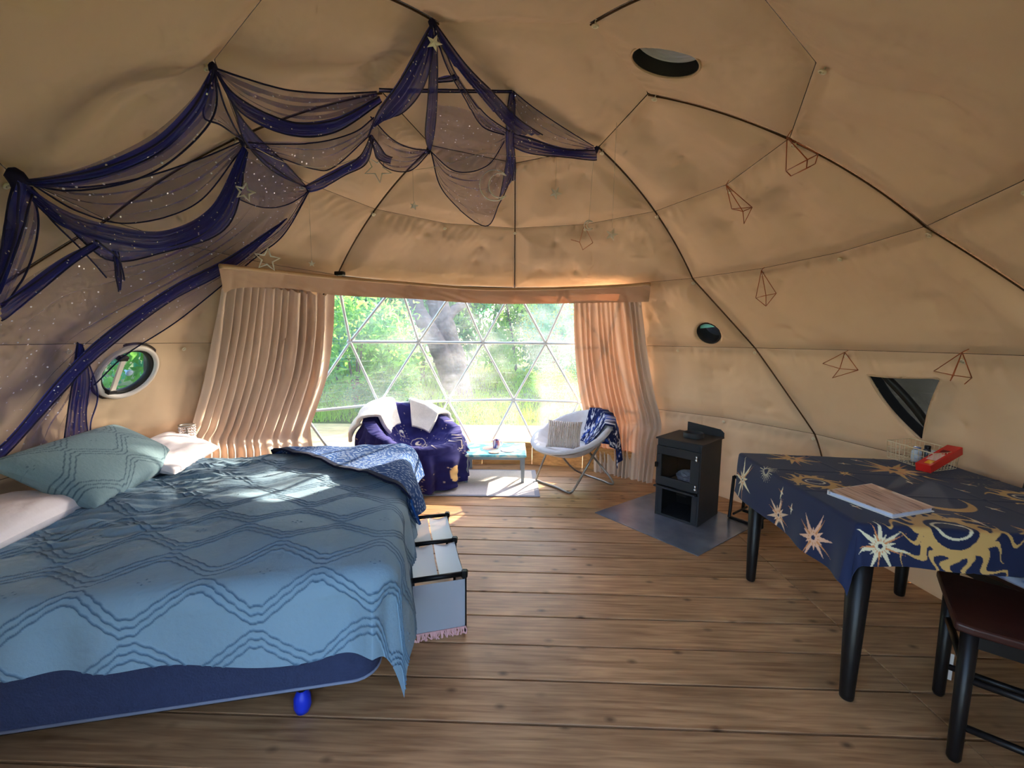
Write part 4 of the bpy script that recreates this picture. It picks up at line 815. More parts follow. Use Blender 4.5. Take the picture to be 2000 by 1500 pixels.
fB = [at_y(1098, 892, 3.85), at_y(1118, 914, 4.15), at_z(1140, 926, 0.012), at_z(1175, 938, 0.012), at_z(1192, 945, 0.012), at_z(1197, 940, 0.03), at_y(1172, 908, 4.03), at_y(1148, 880, 4.0)]
saucer, posR, rimR = saucer_chair('grey-cream saucer chair with crossed tube legs beside the right curtain', Rc, fr_r, 0.365, 0.385, 0.68, 0.30, [('leg_frame', fA), ('leg_frame', fB)], mat('grey_cream_padding', c8(206, 204, 206), 0.85, noise=0.05, nscale=20, bump=0.25, bscale=60), 'saucer chairs by the window')
# knitted pillow in it
def knit():
    m = mat('cable_knit', c8(230, 214, 202), 0.95, sheen=0.3, spec=0.1); n = m.node_tree.nodes; l = m.node_tree.links; tc = [x for x in n if x.type == 'TEX_COORD'][0]
    w_ = n.new('ShaderNodeTexWave'); w_.inputs['Scale'].default_value = 18; w_.inputs['Distortion'].default_value = 3; w_.inputs['Detail'].default_value = 2; w_.inputs['Detail Scale'].default_value = 3; l.new(tc.outputs['Object'], w_.inputs[0])
    b = n.new('ShaderNodeBump'); b.inputs['Strength'].default_value = 0.9; b.inputs['Distance'].default_value = 0.012; l.new(w_.outputs[0], b.inputs['Height']); l.new(b.outputs[0], n['Principled BSDF'].inputs['Normal']); return m
c = np.array([0.505, 3.93, 0.50]); 
kw = np.array([0.93, -0.32, 0.0]); mb, x, y = cushion(c, kw, (0.10, 0.30, 0.9), 0.335, 0.27, 0.12, 60, seed=3)
V = np.concatenate(mb.v); ax = (V - c) @ (kw / np.linalg.norm(kw)); un = np.cross(kw, (0.1, 0.3, 0.9)); un /= np.linalg.norm(un); mb.v = [V + np.outer(0.004 * np.sin(ax * 2 * math.pi / 0.021), un) * np.sign(((V - c) @ un))[:, None]]
o = build('throw_pillow', mb, knit(), None, True, origin=c); tag(o, 'cream cable knit pillow sitting in the saucer chair', 'pillow')
# navy crescent-print blanket over its right arm
ph, s = np.meshgrid(np.linspace(rad(-35), rad(42), 70), np.linspace(0, 1, 70), indexing='ij'); r = 0.42 + s * 1.25
ph2 = ph + 0.12 * np.sin(s * 3) ; P = posR(ph2, r, 0.045 + 0.008 * np.sin(ph * 24 + s * 2) * s); dn = np.maximum(r - 1.0, 0); P[..., 2] -= dn * 0.16; P[..., 0] += dn * (0.05 + 0.03 * np.sin(ph * 16)); P[..., 2] = np.maximum(P[..., 2], 0.14)
def specks(U, n, rr, seed, cres=False):
    q = np.random.default_rng(seed); lo, hi = U.reshape(-1, 2).min(0), U.reshape(-1, 2).max(0); m = np.zeros(U.shape[:-1])
    for _ in range(n):
        p = lo + (hi - lo) * q.uniform(size=2); d = np.linalg.norm(U - p, axis=-1); r_ = rr * q.uniform(0.6, 1.4)
        if cres:
            a_ = q.uniform(0, 6.28); d2 = np.linalg.norm(U - p - np.array([math.cos(a_), math.sin(a_)]) * r_ * 0.6, axis=-1); m = np.maximum(m, ((d < r_) & (d2 > r_ * 0.85)) * 1.0)
        else: m = np.maximum(m, (d < r_) * 1.0)
    return m
U = np.stack([ph * 0.36, r * 0.36], -1); mk = np.maximum(specks(U, 190, 0.0055, 2), specks(U, 46, 0.020, 3, True)); colr = np.array(c8(24, 34, 78)) + (np.array(c8(214, 216, 226)) - np.array(c8(24, 34, 78))) * mk[..., None]
colr = np.where((nz(U, 30, 6) > 0.35)[..., None] & (mk < 0.5)[..., None], np.array(c8(48, 74, 150)), colr)
o = build('throw_blanket', MB().grid(P), M_PRINT, None, True, col=colr, solid=0.008, origin=P[35, 35]); tag(o, 'navy blanket printed with white crescents over the right arm of the saucer chair', 'blanket')
# left chair, wrapped in a navy celestial throw
Lc = np.array([-0.965, 4.05]); fl_ = (0.75, -0.66); LR = 0.41
gA = [(-1.25, 3.95, 0.33), (-1.30, 3.80, 0.02), (-1.10, 3.74, 0.012), (-0.78, 3.80, 0.012), (-0.66, 3.90, 0.012), (-0.70, 4.02, 0.30)]
gB = [(-1.2, 4.25, 0.36), (-0.72, 4.34, 0.02), (-0.64, 4.28, 0.012), (-0.98, 3.84, 0.012), (-1.10, 3.80, 0.02), (-1.22, 3.92, 0.3)]
lch, posL, rimL = saucer_chair('saucer chair hidden under a navy celestial throw between bed and coffee table', Lc, fl_, LR, 0.37, 0.685, 0.27, [('leg_frame', gA), ('leg_frame', gB)], M_PLUSH, 'saucer chairs by the window')
ph, s = np.meshgrid(np.linspace(0, 2 * math.pi, 260), np.linspace(0, 1, 130), indexing='ij'); fa = math.atan2(fl_[1], fl_[0]); front = (np.cos(ph - fa) + 1) / 2; rimz = rimL(ph)
ext = (rimz - 0.03) * (0.45 + 0.55 * sst(0.35, 0.75, front)) / LR; r = 0.04 + s * (0.96 + ext); ov = np.maximum(r - 1, 0)
fold = 0.030 * np.sin(ph * 17 + 2 * np.sin(ph * 5)) * sst(0.0, 0.35, ov) + 0.012 * nz(np.stack([np.cos(ph) * r, np.sin(ph) * r], -1), 7, 4) * sst(0.1, 0.6, r)
P = posL(ph, r, 0.055 + 0.0 * r); rdir = np.stack([np.cos(ph), np.sin(ph), 0 * ph], -1); P = P + rdir * (fold + 0.03 * sst(0, 0.3, ov))[..., None]; P[..., 2] += np.where(r < 1, 0.012 * nz(np.stack([np.cos(ph) * r, np.sin(ph) * r], -1), 9, 6), 0); P[..., 2] = np.maximum(P[..., 2], 0.012)
U = np.stack([np.cos(ph) * r * LR, np.sin(ph) * r * LR], -1); col0 = np.array(c8(44, 42, 96)); gold = np.array(c8(226, 206, 172)); m1 = specks(U, 150, 0.0045, 11); m2 = specks(U, 26, 0.022, 12, True)
d = np.linalg.norm(U - np.array([0.02, 0.10]), axis=-1); ring = (np.abs(d - 0.082) < 0.0032) | ((d < 0.034) & (np.linalg.norm(U - np.array([0.034, 0.112]), axis=-1) > 0.016))
for k in range(9):      # arcs and ray bursts of the print
    q = np.random.default_rng(40 + k); p = q.uniform(-0.75, 0.75, 2); dd = np.linalg.norm(U - p, axis=-1); an = np.arctan2(U[..., 1] - p[1], U[..., 0] - p[0]); ring = ring | ((np.abs(np.sin(an * 8)) * dd < 0.004) & (dd > 0.03) & (dd < 0.085)) | (np.abs(dd - 0.024) < 0.003)
mk = np.maximum(np.maximum(m1, m2), ring * 1.0); colr = col0 + (gold - col0) * mk[..., None] * 0.85
dm = np.linalg.norm(U - (np.array([math.cos(fa + 0.12), math.sin(fa + 0.12)]) * LR * 1.5), axis=-1); colr = np.where((dm < 0.075)[..., None], np.array(c8(232, 190, 128)), colr)
o = build('chair_throw', MB().grid(P), M_PRINT, None, True, col=colr, solid=0.006, origin=(Lc[0], Lc[1], 0.0)); tag(o, 'navy celestial throw with moons and stars covering the left chair', 'blanket')
def plush(label, p0, p1, r0, r1, seed, drop=0.0):
    ph, s = np.meshgrid(np.linspace(rad(p0), rad(p1), 36), np.linspace(0, 1, 40), indexing='ij'); r = r0 + s * (r1 - r0); P = posL(ph, r, 0.098); rdir = np.stack([np.cos(ph), np.sin(ph), 0 * ph], -1); ov = np.maximum(r - 1, 0)
    P = P + rdir * (0.06 * sst(0, 0.2, ov))[..., None] + np.array([0, 0, 1.0]) * (0.008 * nz(P, 12, seed))[..., None]; top = np.exp(-((r - 1.0) / 0.12) ** 2) * 0.03; P[..., 2] += top
    o = build('cream_throw', MB().grid(P), M_PLUSH, None, True, solid=0.035, origin=P[18, 20], sub=1); tag(o, label, 'blanket', 'cream plush throws')
plush('folded cream plush throw over the back of the navy covered chair', 55, 110, 0.60, 1.12, 3)
plush('folded cream plush throw over the left arm of the navy covered chair', 140, 206, 0.68, 1.36, 5)

# ================================================================== DINING TABLE
TO = np.array([1.372, 2.415, 0.0]); tu = np.array([1.02, -0.146, 0]); TW = np.linalg.norm(tu); tu /= TW; tv = np.array([-0.092, -0.95, 0]); TD = np.linalg.norm(tv); tv /= TD; TZ = 0.742
tp_ = lambda a, b, z: TO + np.asarray(a)[..., None] * tu + np.asarray(b)[..., None] * tv + np.asarray(z)[..., None] * np.array([0, 0, 1.0])
M_ESP = mat('espresso_wood', c8(20, 17, 18), 0.4, noise=0.15, nscale=8)
tb = root('dining_table', tuple(TO + tu * TW / 2 + tv * TD / 2), 'dark square dining table under a celestial cloth', 'table')
TR = np.stack([tu, np.array([-tu[1], tu[0], 0]), [0, 0, 1.0]], 1)
build('table_top', MB().bbox(TO + tu * TW / 2 + tv * TD / 2 + [0, 0, TZ - 0.02], (TW - 0.012, TD - 0.012, 0.03), TR, 0.004), M_ESP, tb)
for a, b in ((0.06, 0.08), (0.055, TD - 0.055), (TW - 0.2, 0.10), (TW - 0.17, TD - 0.06)):
    c = TO + tu * a + tv * b; build('leg', MB().tube([c, c + [0, 0, 0.005], c + [0, 0, 0.02], c + [0, 0, TZ - 0.035]], [0.018, 0.023, 0.0245, 0.045], 18), M_ESP, tb, True)
for p, q in (((0.06, 0.08), (TW - 0.2, 0.10)), ((0.055, TD - 0.055), (TW - 0.17, TD - 0.06))):
    c0, c1 = TO + tu * p[0] + tv * p[1], TO + tu * q[0] + tv * q[1]; build('apron', MB().box((c0 + c1) / 2 + [0, 0, TZ - 0.07], (np.linalg.norm(c1 - c0), 0.02, 0.06), TR), M_ESP, tb)
# cloth
na, nb = 470, 400; OL, OR, OF, ON = 0.245, 0.03, 0.05, 0.155
a, b = np.meshgrid(np.linspace(-OL, TW + OR, na), np.linspace(-OF, TD + ON, nb), indexing='ij'); a2, b2, z = drape(a, b, TW, TD, TZ + 0.004, 0.016, 0.10, 0.012, 17, 0.4)
z = z + 0.0012 * nz(np.stack([a, b], -1), 9, 2); crease = lambda t, c: 0.0025 * np.exp(-((t - c) / 0.008) ** 2); z = z + np.where((a > 0) & (b > 0), crease(b, 0.31) + crease(b, 0.62) + crease(a, 0.35) + crease(a, 0.7), 0)
P = tp_(a2, b2, z)
navy = np.array(c8(28, 38, 72)); colr = np.broadcast_to(navy, a.shape + (4,)).copy()
def paint(mask, c): colr[mask] = c
def loc(px, py, face):
    if face == 'top': q = at_z(px, py, TZ) - TO; return np.array([q @ tu, q @ tv])
    r = ray(px, py); n_ = np.cross(tv, [0, 0, 1.0]) if face == 'left' else np.cross(tu, [0, 0, 1.0]); P0 = TO if face == 'left' else TO + tv * TD
    t = (n_ @ (P0 - np.array([0, 0, EYE]))) / (n_ @ r); q = np.array([0, 0, EYE]) + r * t - TO; s = TZ - q[2]
    return np.array([-s, q @ tv]) if face == 'left' else np.array([q @ tu, TD + s])
def rays_(c, lens, w0, rot=0.0, r0=0.012, wav=0.0):
    d = np.stack([a - c[0], b - c[1]], -1); rho = np.linalg.norm(d, axis=-1); an = np.arctan2(d[..., 1], d[..., 0]); m = np.zeros(a.shape, bool); n_ = len(lens)
    for i, L in enumerate(lens):
        da = an - (rot + 2 * math.pi * i / n_) - wav * np.sin(rho * 75 + i) ; da = (da + math.pi) % (2 * math.pi) - math.pi
        m |= (np.abs(da) < 1.2) & (np.abs(rho * np.sin(da)) < w0 * (1 - rho / L)) & (rho > r0) & (rho < L)
    return m, rho
GOLD, PALE, ORG = np.array(c8(206, 168, 104)), np.array(c8(222, 216, 186)), np.array(c8(206, 140, 92))
def star(px, py, face, R, n=12, w=0.016, colx=GOLD, rot=0.2, seed=0, hub=0.02):
    q = np.random.default_rng(seed); c = loc(px, py, face); lens = [R * (1.0 if i % 2 == 0 else 0.5) * q.uniform(0.75, 1.1) for i in range(n)]; m, rho = rays_(c, lens, w, rot, hub * 0.6); paint(m, colx); m2, rho = rays_(c, [R * 0.95 if i % 3 == 0 else R * 0.3 for i in range(n)], w * 0.4, rot + 0.15, hub); paint(m2, ORG)
    paint(np.abs(rho - hub) < 0.004, colx); paint(rho < hub * 0.5, navy)
def sunf(px, py, face, R0, R1, n, colx, rot=0.0, flip=False):
    c = loc(px, py, face); d = np.stack([a - c[0], (b - c[1])], -1); rho = np.linalg.norm(d, axis=-1); m, _ = rays_(c, [R1 * (1.0 if i % 2 == 0 else 0.78) for i in range(n)], 0.036, rot, R0 * 0.9, 0.16); paint(m, colx); paint((rho < R0) & (rho > R0 * 0.72), colx)
    rr_ = np.hypot(d[..., 0], d[..., 1] * 1.25 + 0.006); paint(rho < R0 * 0.72, navy); paint((rr_ < R0 * 0.56) & (rr_ > R0 * 0.46), PALE)
sunf(1832, 1035, 'near', 0.105, 0.235, 16, GOLD, 0.1)
sunf(1582, 942, 'top', 0.075, 0.14, 20, GOLD, 0.3)
sunf(1975, 968, 'top', 0.08, 0.15, 12, GOLD, 0.3)
star(1545, 897, 'top', 0.15, 14, 0.017, GOLD, 0.3, 1, 0.022); star(1733, 916, 'top', 0.20, 14, 0.021, GOLD, 0.1, 2, 0.03); star(1640, 925, 'top', 0.05, 9, 0.008, GOLD, 0, 3, 0.008)
star(1683, 1066, 'near', 0.105, 14, 0.012, PALE, 0.2, 4, 0.014); star(1605, 1058, 'left', 0.115, 12, 0.014, np.array(c8(224, 178, 150)), 0.25, 5, 0.016); star(1462, 942, 'left', 0.14, 9, 0.014, PALE, 0.5, 6, 0.01)
star(1995, 1040, 'near', 0.07, 9, 0.012, GOLD, 0.1, 7, 0.015); star(1530, 1012, 'left', 0.10, 12, 0.013, np.array(c8(224, 190, 160)), 0.1, 15, 0.012)
for i, (px, py, f) in enumerate(((1555, 1000, 'left'), (1535, 968, 'left'), (1640, 905, 'top'), (1665, 898, 'top'), (1870, 943, 'top'), (1855, 955, 'top'), (1910, 990, 'top'), (1650, 990, 'top'), (1930, 1000, 'near'), (1760, 940, 'top'), (1905, 925, 'top'))): star(px, py, f, 0.036, 4, 0.007, PALE, 0.2 * i, 20 + i, 0.001)
m, rho = rays_(loc(1502, 925, 'left'), [0.062] * 20, 0.0035, 0, 0.016); paint(m, PALE)
m, rho = rays_(loc(1888, 935, 'top'), [0.12] * 22, 0.0035, 0, 0.05); paint(m, np.array(c8(120, 112, 100)))
c = loc(1800, 975, 'top'); d = np.hypot(a - c[0], b - c[1]); d2 = np.hypot(a - c[0], b - c[1] + 0.03); paint((d < 0.12) & (d2 > 0.115), GOLD)
M_CLOTH = mat('celestial_cloth', c8(255, 255, 255), 0.75, vcol=True, spec=0.25, sheen=0.1)
o = build('tablecloth', MB().grid(P), M_CLOTH, None, True, col=colr, solid=0.0015, origin=TO + tu * TW / 2 + tv * TD / 2 + [0, 0, TZ]); tag(o, 'black and navy tablecloth printed with gold suns and stars', 'tablecloth')
CZ = TZ + 0.0065
# booklet
bk = root('guest_binder', tuple(at_z(1722, 972, CZ)), 'white ring binder with a birch bark cover lying on the tablecloth', 'binder')
q4 = np.array([at_z(1617, 957, CZ + 0.02), at_z(1703, 944, CZ + 0.02), at_z(1826, 990, CZ + 0.02), at_z(1745, 1003, CZ + 0.02)]); cpt = q4.mean(0)
def slab(Q, z0, z1, s=1.0, sh=(0, 0)):
    Q = cpt + (Q - cpt) * s + np.array([sh[0], sh[1], 0]); V = np.concatenate([np.c_[Q[:, :2], np.full(4, z0)], np.c_[Q[:, :2], np.full(4, z1)]]); return MB().add(V, [(3, 2, 1, 0), (4, 5, 6, 7), (0, 1, 5, 4), (1, 2, 6, 5), (2, 3, 7, 6), (3, 0, 4, 7)])
def birch():
    m = bpy.data.materials.new('birch_print'); m.use_nodes = True; n = m.node_tree.nodes; l = m.node_tree.links; p = n['Principled BSDF']; tc = n.new('ShaderNodeTexCoord'); mp = n.new('ShaderNodeMapping'); mp.inputs['Rotation'].default_value = (0, 0, -0.9); mp.inputs['Scale'].default_value = (70, 5, 1); l.new(tc.outputs['Object'], mp.inputs[0])
    t = n.new('ShaderNodeTexNoise'); t.inputs['Scale'].default_value = 1.0; t.inputs['Detail'].default_value = 6; l.new(mp.outputs[0], t.inputs[0]); cr = n.new('ShaderNodeValToRGB'); e = cr.color_ramp.elements; e[0].position = 0.36; e[0].color = c8(112, 88, 80); e[1].position = 0.6; e[1].color = c8(222, 198, 184); k = e.new(0.45); k.color = c8(206, 168, 150); l.new(t.outputs[0], cr.inputs[0]); l.new(cr.outputs[0], p.inputs['Base Color']); p.inputs['Roughness'].default_value = 0.3; return m
M_WPL = mat('white_plastic', c8(222, 220, 218), 0.35, spec=0.5)
build('back_cover', slab(q4, CZ, CZ + 0.003), M_WPL, bk); build('pages', slab(q4, CZ + 0.003, CZ + 0.016, 0.95), mat('paper_block', c8(196, 202, 222), 0.9), bk); build('front_cover', slab(q4, CZ + 0.0165, CZ + 0.0195), birch(), bk)
e0, e1 = q4[0], q4[1]; build('spine', MB().box(((e0 + e1) / 2)[:2].tolist() + [CZ + 0.01], (np.linalg.norm((e1 - e0)[:2]), 0.004, 0.0195), Rz(math.atan2(e1[1] - e0[1], e1[0] - e0[0]))), M_WPL, bk)
build('rivet', MB().lathe([(0.006, 0), (0.006, 0.002)], e0 + (cpt - e0) * 0.07 + [0, 0, 0.0005], 12), M_CHROME, bk)
# wire basket
bL, bN, bR = at_z(1733, 893, CZ), at_z(1819, 922, CZ), at_z(1867, 916, CZ); b1 = (bN - bL); b2_ = (bR - bN); b2_ -= b1 * 0
L1, L2 = np.linalg.norm(b1), np.linalg.norm(b2_); BHt = 0.098
bsk = root('wire_basket', tuple(bL + b1 / 2 + b2_ / 2), 'cream wire basket standing on the far side of the tablecloth', 'basket'); M_WIRE = mat('cream_wire', c8(226, 214, 184), 0.4, 0.2)
up = np.array([0, 0, BHt]); cs = [bL, bL + b1, bL + b1 + b2_, bL + b2_]; fl2 = 0.06
tops = [c + up + (c - (bL + b1 / 2 + b2_ / 2)) * np.array([1, 1, 0]) * fl2 for c in cs]
build('rim', MB().tube([t_ for t_ in tops], 0.0028, 6, closed=True), M_WIRE, bsk)
for i in range(4):
    p0, p1, t0_, t1_ = cs[i], cs[(i + 1) % 4], tops[i], tops[(i + 1) % 4]; n_ = 10 if i % 2 == 0 else 8; mb = MB()
    for k in range(n_ + 1): s = k / n_; mb.tube([p0 + (p1 - p0) * s, t0_ + (t1_ - t0_) * s], 0.0012, 5)
    for zz in (0.02, 0.34, 0.67): mb.tube([p0 + (t0_ - p0) * zz, p1 + (t1_ - p1) * zz], 0.0012, 5)
    tag(build('mesh_side', mb, M_WIRE, bsk), 'grid of thin wires', kind='stuff')
mb = MB()
for k in range(11): s = k / 10; mb.tube([bL + b1 * s + [0, 0, .002], bL + b1 * s + b2_ + [0, 0, .002]], 0.0012, 5)
for k in range(9): s = k / 8; mb.tube([bL + b2_ * s + [0, 0, .003], bL + b2_ * s + b1 + [0, 0, .003]], 0.0012, 5)
tag(build('mesh_floor', mb, M_WIRE, bsk), 'grid of thin wires', kind='stuff')
# red carton leaning out of the basket
p0 = at_z(1806, 912, CZ + 0.03); p1 = at_z(1862, 880, CZ + 0.095); ax = p1 - p0; Lr = np.linalg.norm(ax); ax /= Lr; sd_ = np.cross([0, 0, 1.0], ax); sd_ /= np.linalg.norm(sd_); nn = np.cross(ax, sd_); RR = np.stack([ax, sd_, nn], 1); rc_ = (p0 + p1) / 2
rb = root('red_carton', tuple(rc_), 'long red carton leaning across the wire basket', 'carton'); M_RED = mat('red_card', c8(214, 40, 36), 0.4, spec=0.4)
build('box', MB().bbox(rc_, (Lr * 1.12, 0.062, 0.042), RR, 0.002), M_RED, rb)
build('label', MB().box(rc_ + nn * 0.0213 - ax * Lr * 0.12, (Lr * 0.34, 0.04, 0.0006), RR), mat('pink_print', c8(236, 196, 196), 0.5), rb); build('flash', MB().box(rc_ + nn * 0.0213 - ax * Lr * 0.40 - sd_ * 0.008, (Lr * 0.16, 0.026, 0.0006), RR), mat('yellow_print', c8(240, 176, 40), 0.5), rb); build('mark', MB().box(rc_ + nn * 0.0213 + ax * Lr * 0.2, (Lr * 0.14, 0.03, 0.0006), RR), mat('dark_print', c8(120, 24, 40), 0.5), rb)
# jars
M_GLASS = mat('pale_glass', c8(176, 196, 206), 0.1, alpha=0.6, spec=0.6)
for i, (px, py, r, h, lab, cc, lid) in enumerate(((1785, 892, 0.022, 0.085, 'blue and white jar in the left of the basket', c8(190, 206, 222), c8(120, 140, 190)), (1800, 886, 0.018, 0.10, 'dark capped pepper jar in the middle of the basket', c8(70, 74, 82), c8(40, 42, 48)), (1812, 888, 0.018, 0.085, 'clear salt jar with a silver cap behind the red carton', c8(214, 216, 218), c8(190, 192, 196)))):
    c = bL + b1 * (0.45 + 0.15 * i) + b2_ * (0.55 if i != 0 else 0.4) + np.array([0, 0, 0.004]); t = root('jar', tuple(c), lab, 'jar', 'jars in the wire basket')
    build('body', MB().lathe([(r * 0.9, 0), (r, 0.004), (r, h * 0.72), (r * 0.7, h * 0.8), (r * 0.66, h * 0.82)], c, 20), mat('jar_%d' % i, cc, 0.25, noise=0.2, nscale=60, spec=0.5), t, True); build('lid', MB().lathe([(r * 0.74, h * 0.82), (r * 0.76, h * 0.84), (r * 0.76, h * 0.98), (r * 0.6, h)], c, 20), mat('lid_%d' % i, lid, 0.3, 0.5), t, True)

# ================================================================== CHAIRS AT THE TABLE
M_SEAT = mat('red_brown_seat', c8(58, 30, 26), 0.42, noise=0.25, nscale=14)
def dining_chair(label, s0, s1, zs=0.50, depth=0.42, cushion_=None):
    s0, s1 = np.asarray(s0, float), np.asarray(s1, float); e = s1 - s0; wL = np.linalg.norm(e); e /= wL; d = np.array([-e[1], e[0]]) * -1; d = d if d[0] > 0 else -d      # d points away (to the backrest)
    t = root('dining_chair', (*(s0 + e * wL / 2 + d * depth / 2), 0), label, 'chair', 'dining chairs')
    W = lambda x, y, z: np.array([*(s0 + e * x + d * y), z]); R3 = np.stack([[*e, 0], [*d, 0], [0, 0, 1.0]], 1)
    sv = MB(); poly = [(-0.005, -0.012), (wL + 0.005, -0.012), (wL + 0.012, 0.03), (wL - 0.01, depth), (0.01, depth), (-0.012, 0.03)]; V = [W(x, y, z) for z in (zs - 0.03, zs) for x, y in poly]; n_ = len(poly)
    sv.add(np.array(V), [tuple(range(n_))[::-1], tuple(range(n_, 2 * n_))] + [(i, (i + 1) % n_, (i + 1) % n_ + n_, i + n_) for i in range(n_)]); s_ = build('seat', sv, M_SEAT, t); bv = s_.modifiers.new('bevel', 'BEVEL'); bv.width = 0.009; bv.segments = 3
    for x in (0.028, wL - 0.028):
        build('leg', MB().tube([W(x, 0.03, 0), W(x, 0.03, 0.012), W(x, 0.03, zs - 0.03)], [0.014, 0.019, 0.023], 12), M_ESP, t, True)
        build('leg', MB().tube([W(x, depth - 0.02, 0), W(x, depth - 0.03, zs * 0.9), W(x, depth - 0.02, zs), W(x, depth + 0.05, zs + 0.46)], [0.018, 0.021, 0.021, 0.017], 12), M_ESP, t, True)
        build('side_stretcher', MB().tube([W(x, 0.03, 0.13), W(x, depth - 0.02, 0.13)], 0.012, 8), M_ESP, t, True); build('side_stretcher', MB().tube([W(x, 0.03, 0.30), W(x, depth - 0.02, 0.30)], 0.012, 8), M_ESP, t, True); build('seat_rail', MB().box(W(x, depth / 2, zs - 0.055), (0.022, depth - 0.08, 0.05), R3), M_ESP, t)
    build('front_stretcher', MB().tube([W(0.03, 0.03, 0.33), W(wL - 0.03, 0.03, 0.33)], 0.012, 8), M_ESP, t, True); build('seat_rail', MB().box(W(wL / 2, 0.03, zs - 0.055), (wL - 0.08, 0.022, 0.05), R3), M_ESP, t)
    for zz in (0.18, 0.29, 0.40): build('back_slat', MB().bbox(W(wL / 2, depth - 0.02 + zz * 0.15, zs + zz), (wL - 0.06, 0.016, 0.07), R3, 0.004), M_ESP, t)
    return t, W, R3, wL
ch, W, R3, wL = dining_chair('dark dining chair with a red-brown seat at the lower right corner', (1.723, 1.576), (1.469, 1.268))
build('price_tag', MB().box(W(0.025, 0.055, 0.13), (0.002, 0.012, 0.11), R3), mat('white_strip', c8(214, 206, 196), 0.5), ch)
ch2, W2, R32, wL2 = dining_chair('dark dining chair tucked under the right side of the table', (2.03, 1.86), (2.05, 1.47), 0.45, 0.32)
c = W2(wL2 / 2, 0.085, 0.481); mb, x, y = cushion(c, R32[:, 0], R32[:, 1], 0.38, 0.36, 0.06, 70, seed=6); f = nz(np.stack([x, y], -1), 5, 8); k = sst(-0.2, 0.3, f)[..., None]; cc = np.array(c8(104, 132, 196)) * (1 - k) + np.array(c8(214, 222, 240)) * k
o = build('seat_cushion', mb, mat('tie_dye', c8(255, 255, 255), 0.85, vcol=True), None, True, col=np.concatenate([cc.reshape(-1, 4), cc[::-1].reshape(-1, 4)]), origin=c); tag(o, 'blue and white tie-dye cushion on the chair under the table', 'cushion')

# ================================================================== OPENINGS IN THE LINING
def hole_frame(c): n_ = inward(c); return frame(n_), n_
M_DUCTK = mat('black_duct', c8(46, 44, 44), 0.5, 0.2); M_DUCTS = mat('ribbed_aluminium', c8(226, 222, 226), 0.4, 0.15, spec=0.8)
# roof flue opening
Fm, n_ = hole_frame(H_ROOF); ve = root('flue_opening', tuple(H_ROOF), 'round flue opening in the roof with a ribbed metal duct', 'vent')
ax = -n_ * 0.6 + np.array([0.06, 0.0, 0.7]); Fv = frame(-ax / np.linalg.norm(ax))
RD = lambda prof, F_: MB().lathe(prof, H_ROOF - n_ * 0.004, 40, F_, caps=False)
build('collar', MB().lathe([(0.137, 0.010), (0.134, 0.0), (0.134, -0.045), (0.133, -0.05)], H_ROOF, 40, Fm, caps=False), M_DUCTK, ve, True)
prof = []
for i in range(15): z = -0.045 - i * 0.0085; prof += [(0.138 - i * 0.0072, z), (0.132 - i * 0.0072, z - 0.005)]
prof += [(0.0, prof[-1][1])]; build('duct', MB().lathe(prof, H_ROOF, 40, Fm, caps=False), M_DUCTS, ve, False)
build('edge_hem', MB().tube([H_ROOF + Fm @ np.array([0.136 * math.cos(t), 0.136 * math.sin(t), 0.006]) for t in np.linspace(0, 2 * math.pi, 41)[:-1]], 0.005, 6, closed=True), M_CANVAS, ve, True)
# round vent on the right wall
Fm, n_ = hole_frame(H_RIGHT); vr = root('round_vent', tuple(H_RIGHT), 'small black round vent with a turquoise disc coloured as daylight on the right wall', 'vent')
build('tube', MB().lathe([(0.101, 0.0), (0.103, 0.03), (0.099, 0.034), (0.094, 0.03), (0.094, -0.10)], H_RIGHT, 36, Fm, caps=False), M_DUCTK, vr, True)
ang_ = np.linspace(rad(150), rad(400), 40); build('end_cap', MB().add(np.array([H_RIGHT + Fm @ np.array([0.096 * math.cos(t), 0.096 * math.sin(t), -0.1005]) for t in ang_]), [tuple(range(40))]), M_DUCTK, vr)
ang_ = np.linspace(rad(30), rad(160), 24); build('lens', MB().add(np.array([H_RIGHT + Fm @ np.array([0.090 * math.cos(t) - 0.01, 0.090 * math.sin(t) - 0.004, -0.012]) for t in ang_]), [tuple(range(24))]), mat('turquoise_daylight', c8(150, 255, 246), 0.12, spec=0.8), vr)  # opaque disc; the glow of daylight through the tube is put into its colour
# porthole on the left wall
Fm, n_ = hole_frame(H_LEFT); po = root('window_2', tuple(H_LEFT), 'round white rimmed porthole in the left wall above the pillows', 'window', kind='structure')
build('rim', MB().lathe([(0.150, -0.03), (0.176, -0.03), (0.180, 0.0), (0.176, 0.022), (0.163, 0.028), (0.150, 0.022), (0.148, -0.03)], H_LEFT, 48, Fm, caps=False), mat('white_rim', c8(226, 214, 206), 0.35, spec=0.5), po, True)
build('gasket', MB().lathe([(0.149, 0.0), (0.149, 0.012), (0.134, 0.008), (0.132, -0.02)], H_LEFT, 48, Fm, caps=False), M_DUCTK, po, True)
build('backing_ring', MB().lathe([(0.181, -0.012), (0.192, -0.010), (0.194, 0.004), (0.181, 0.008)], H_LEFT, 48, Fm, caps=False), mat('brown_backing', c8(52, 34, 28), 0.7), po, True)
build('pane', MB().lathe([(0.149, -0.012), (0.0, -0.012)], H_LEFT, 40, Fm, caps=False), vinyl('porthole_glass', 0.012, (0.55, 0.62, 0.60, 1)), po)
L = lambda x, y, z: H_LEFT + Fm @ np.array([x, y, z])
hb = build('handle_bar', MB().bbox(L(-0.082, 0.0, 0.042), (0.032, 0.20, 0.012), Fm, 0.004), mat('white_bar', c8(232, 218, 208), 0.4), po)
for s in (-1, 1): build('bracket', MB().bbox(L(-0.08, 0.108 * s, 0.032), (0.05, 0.03, 0.036), Fm, 0.005), M_DUCTK, hb)
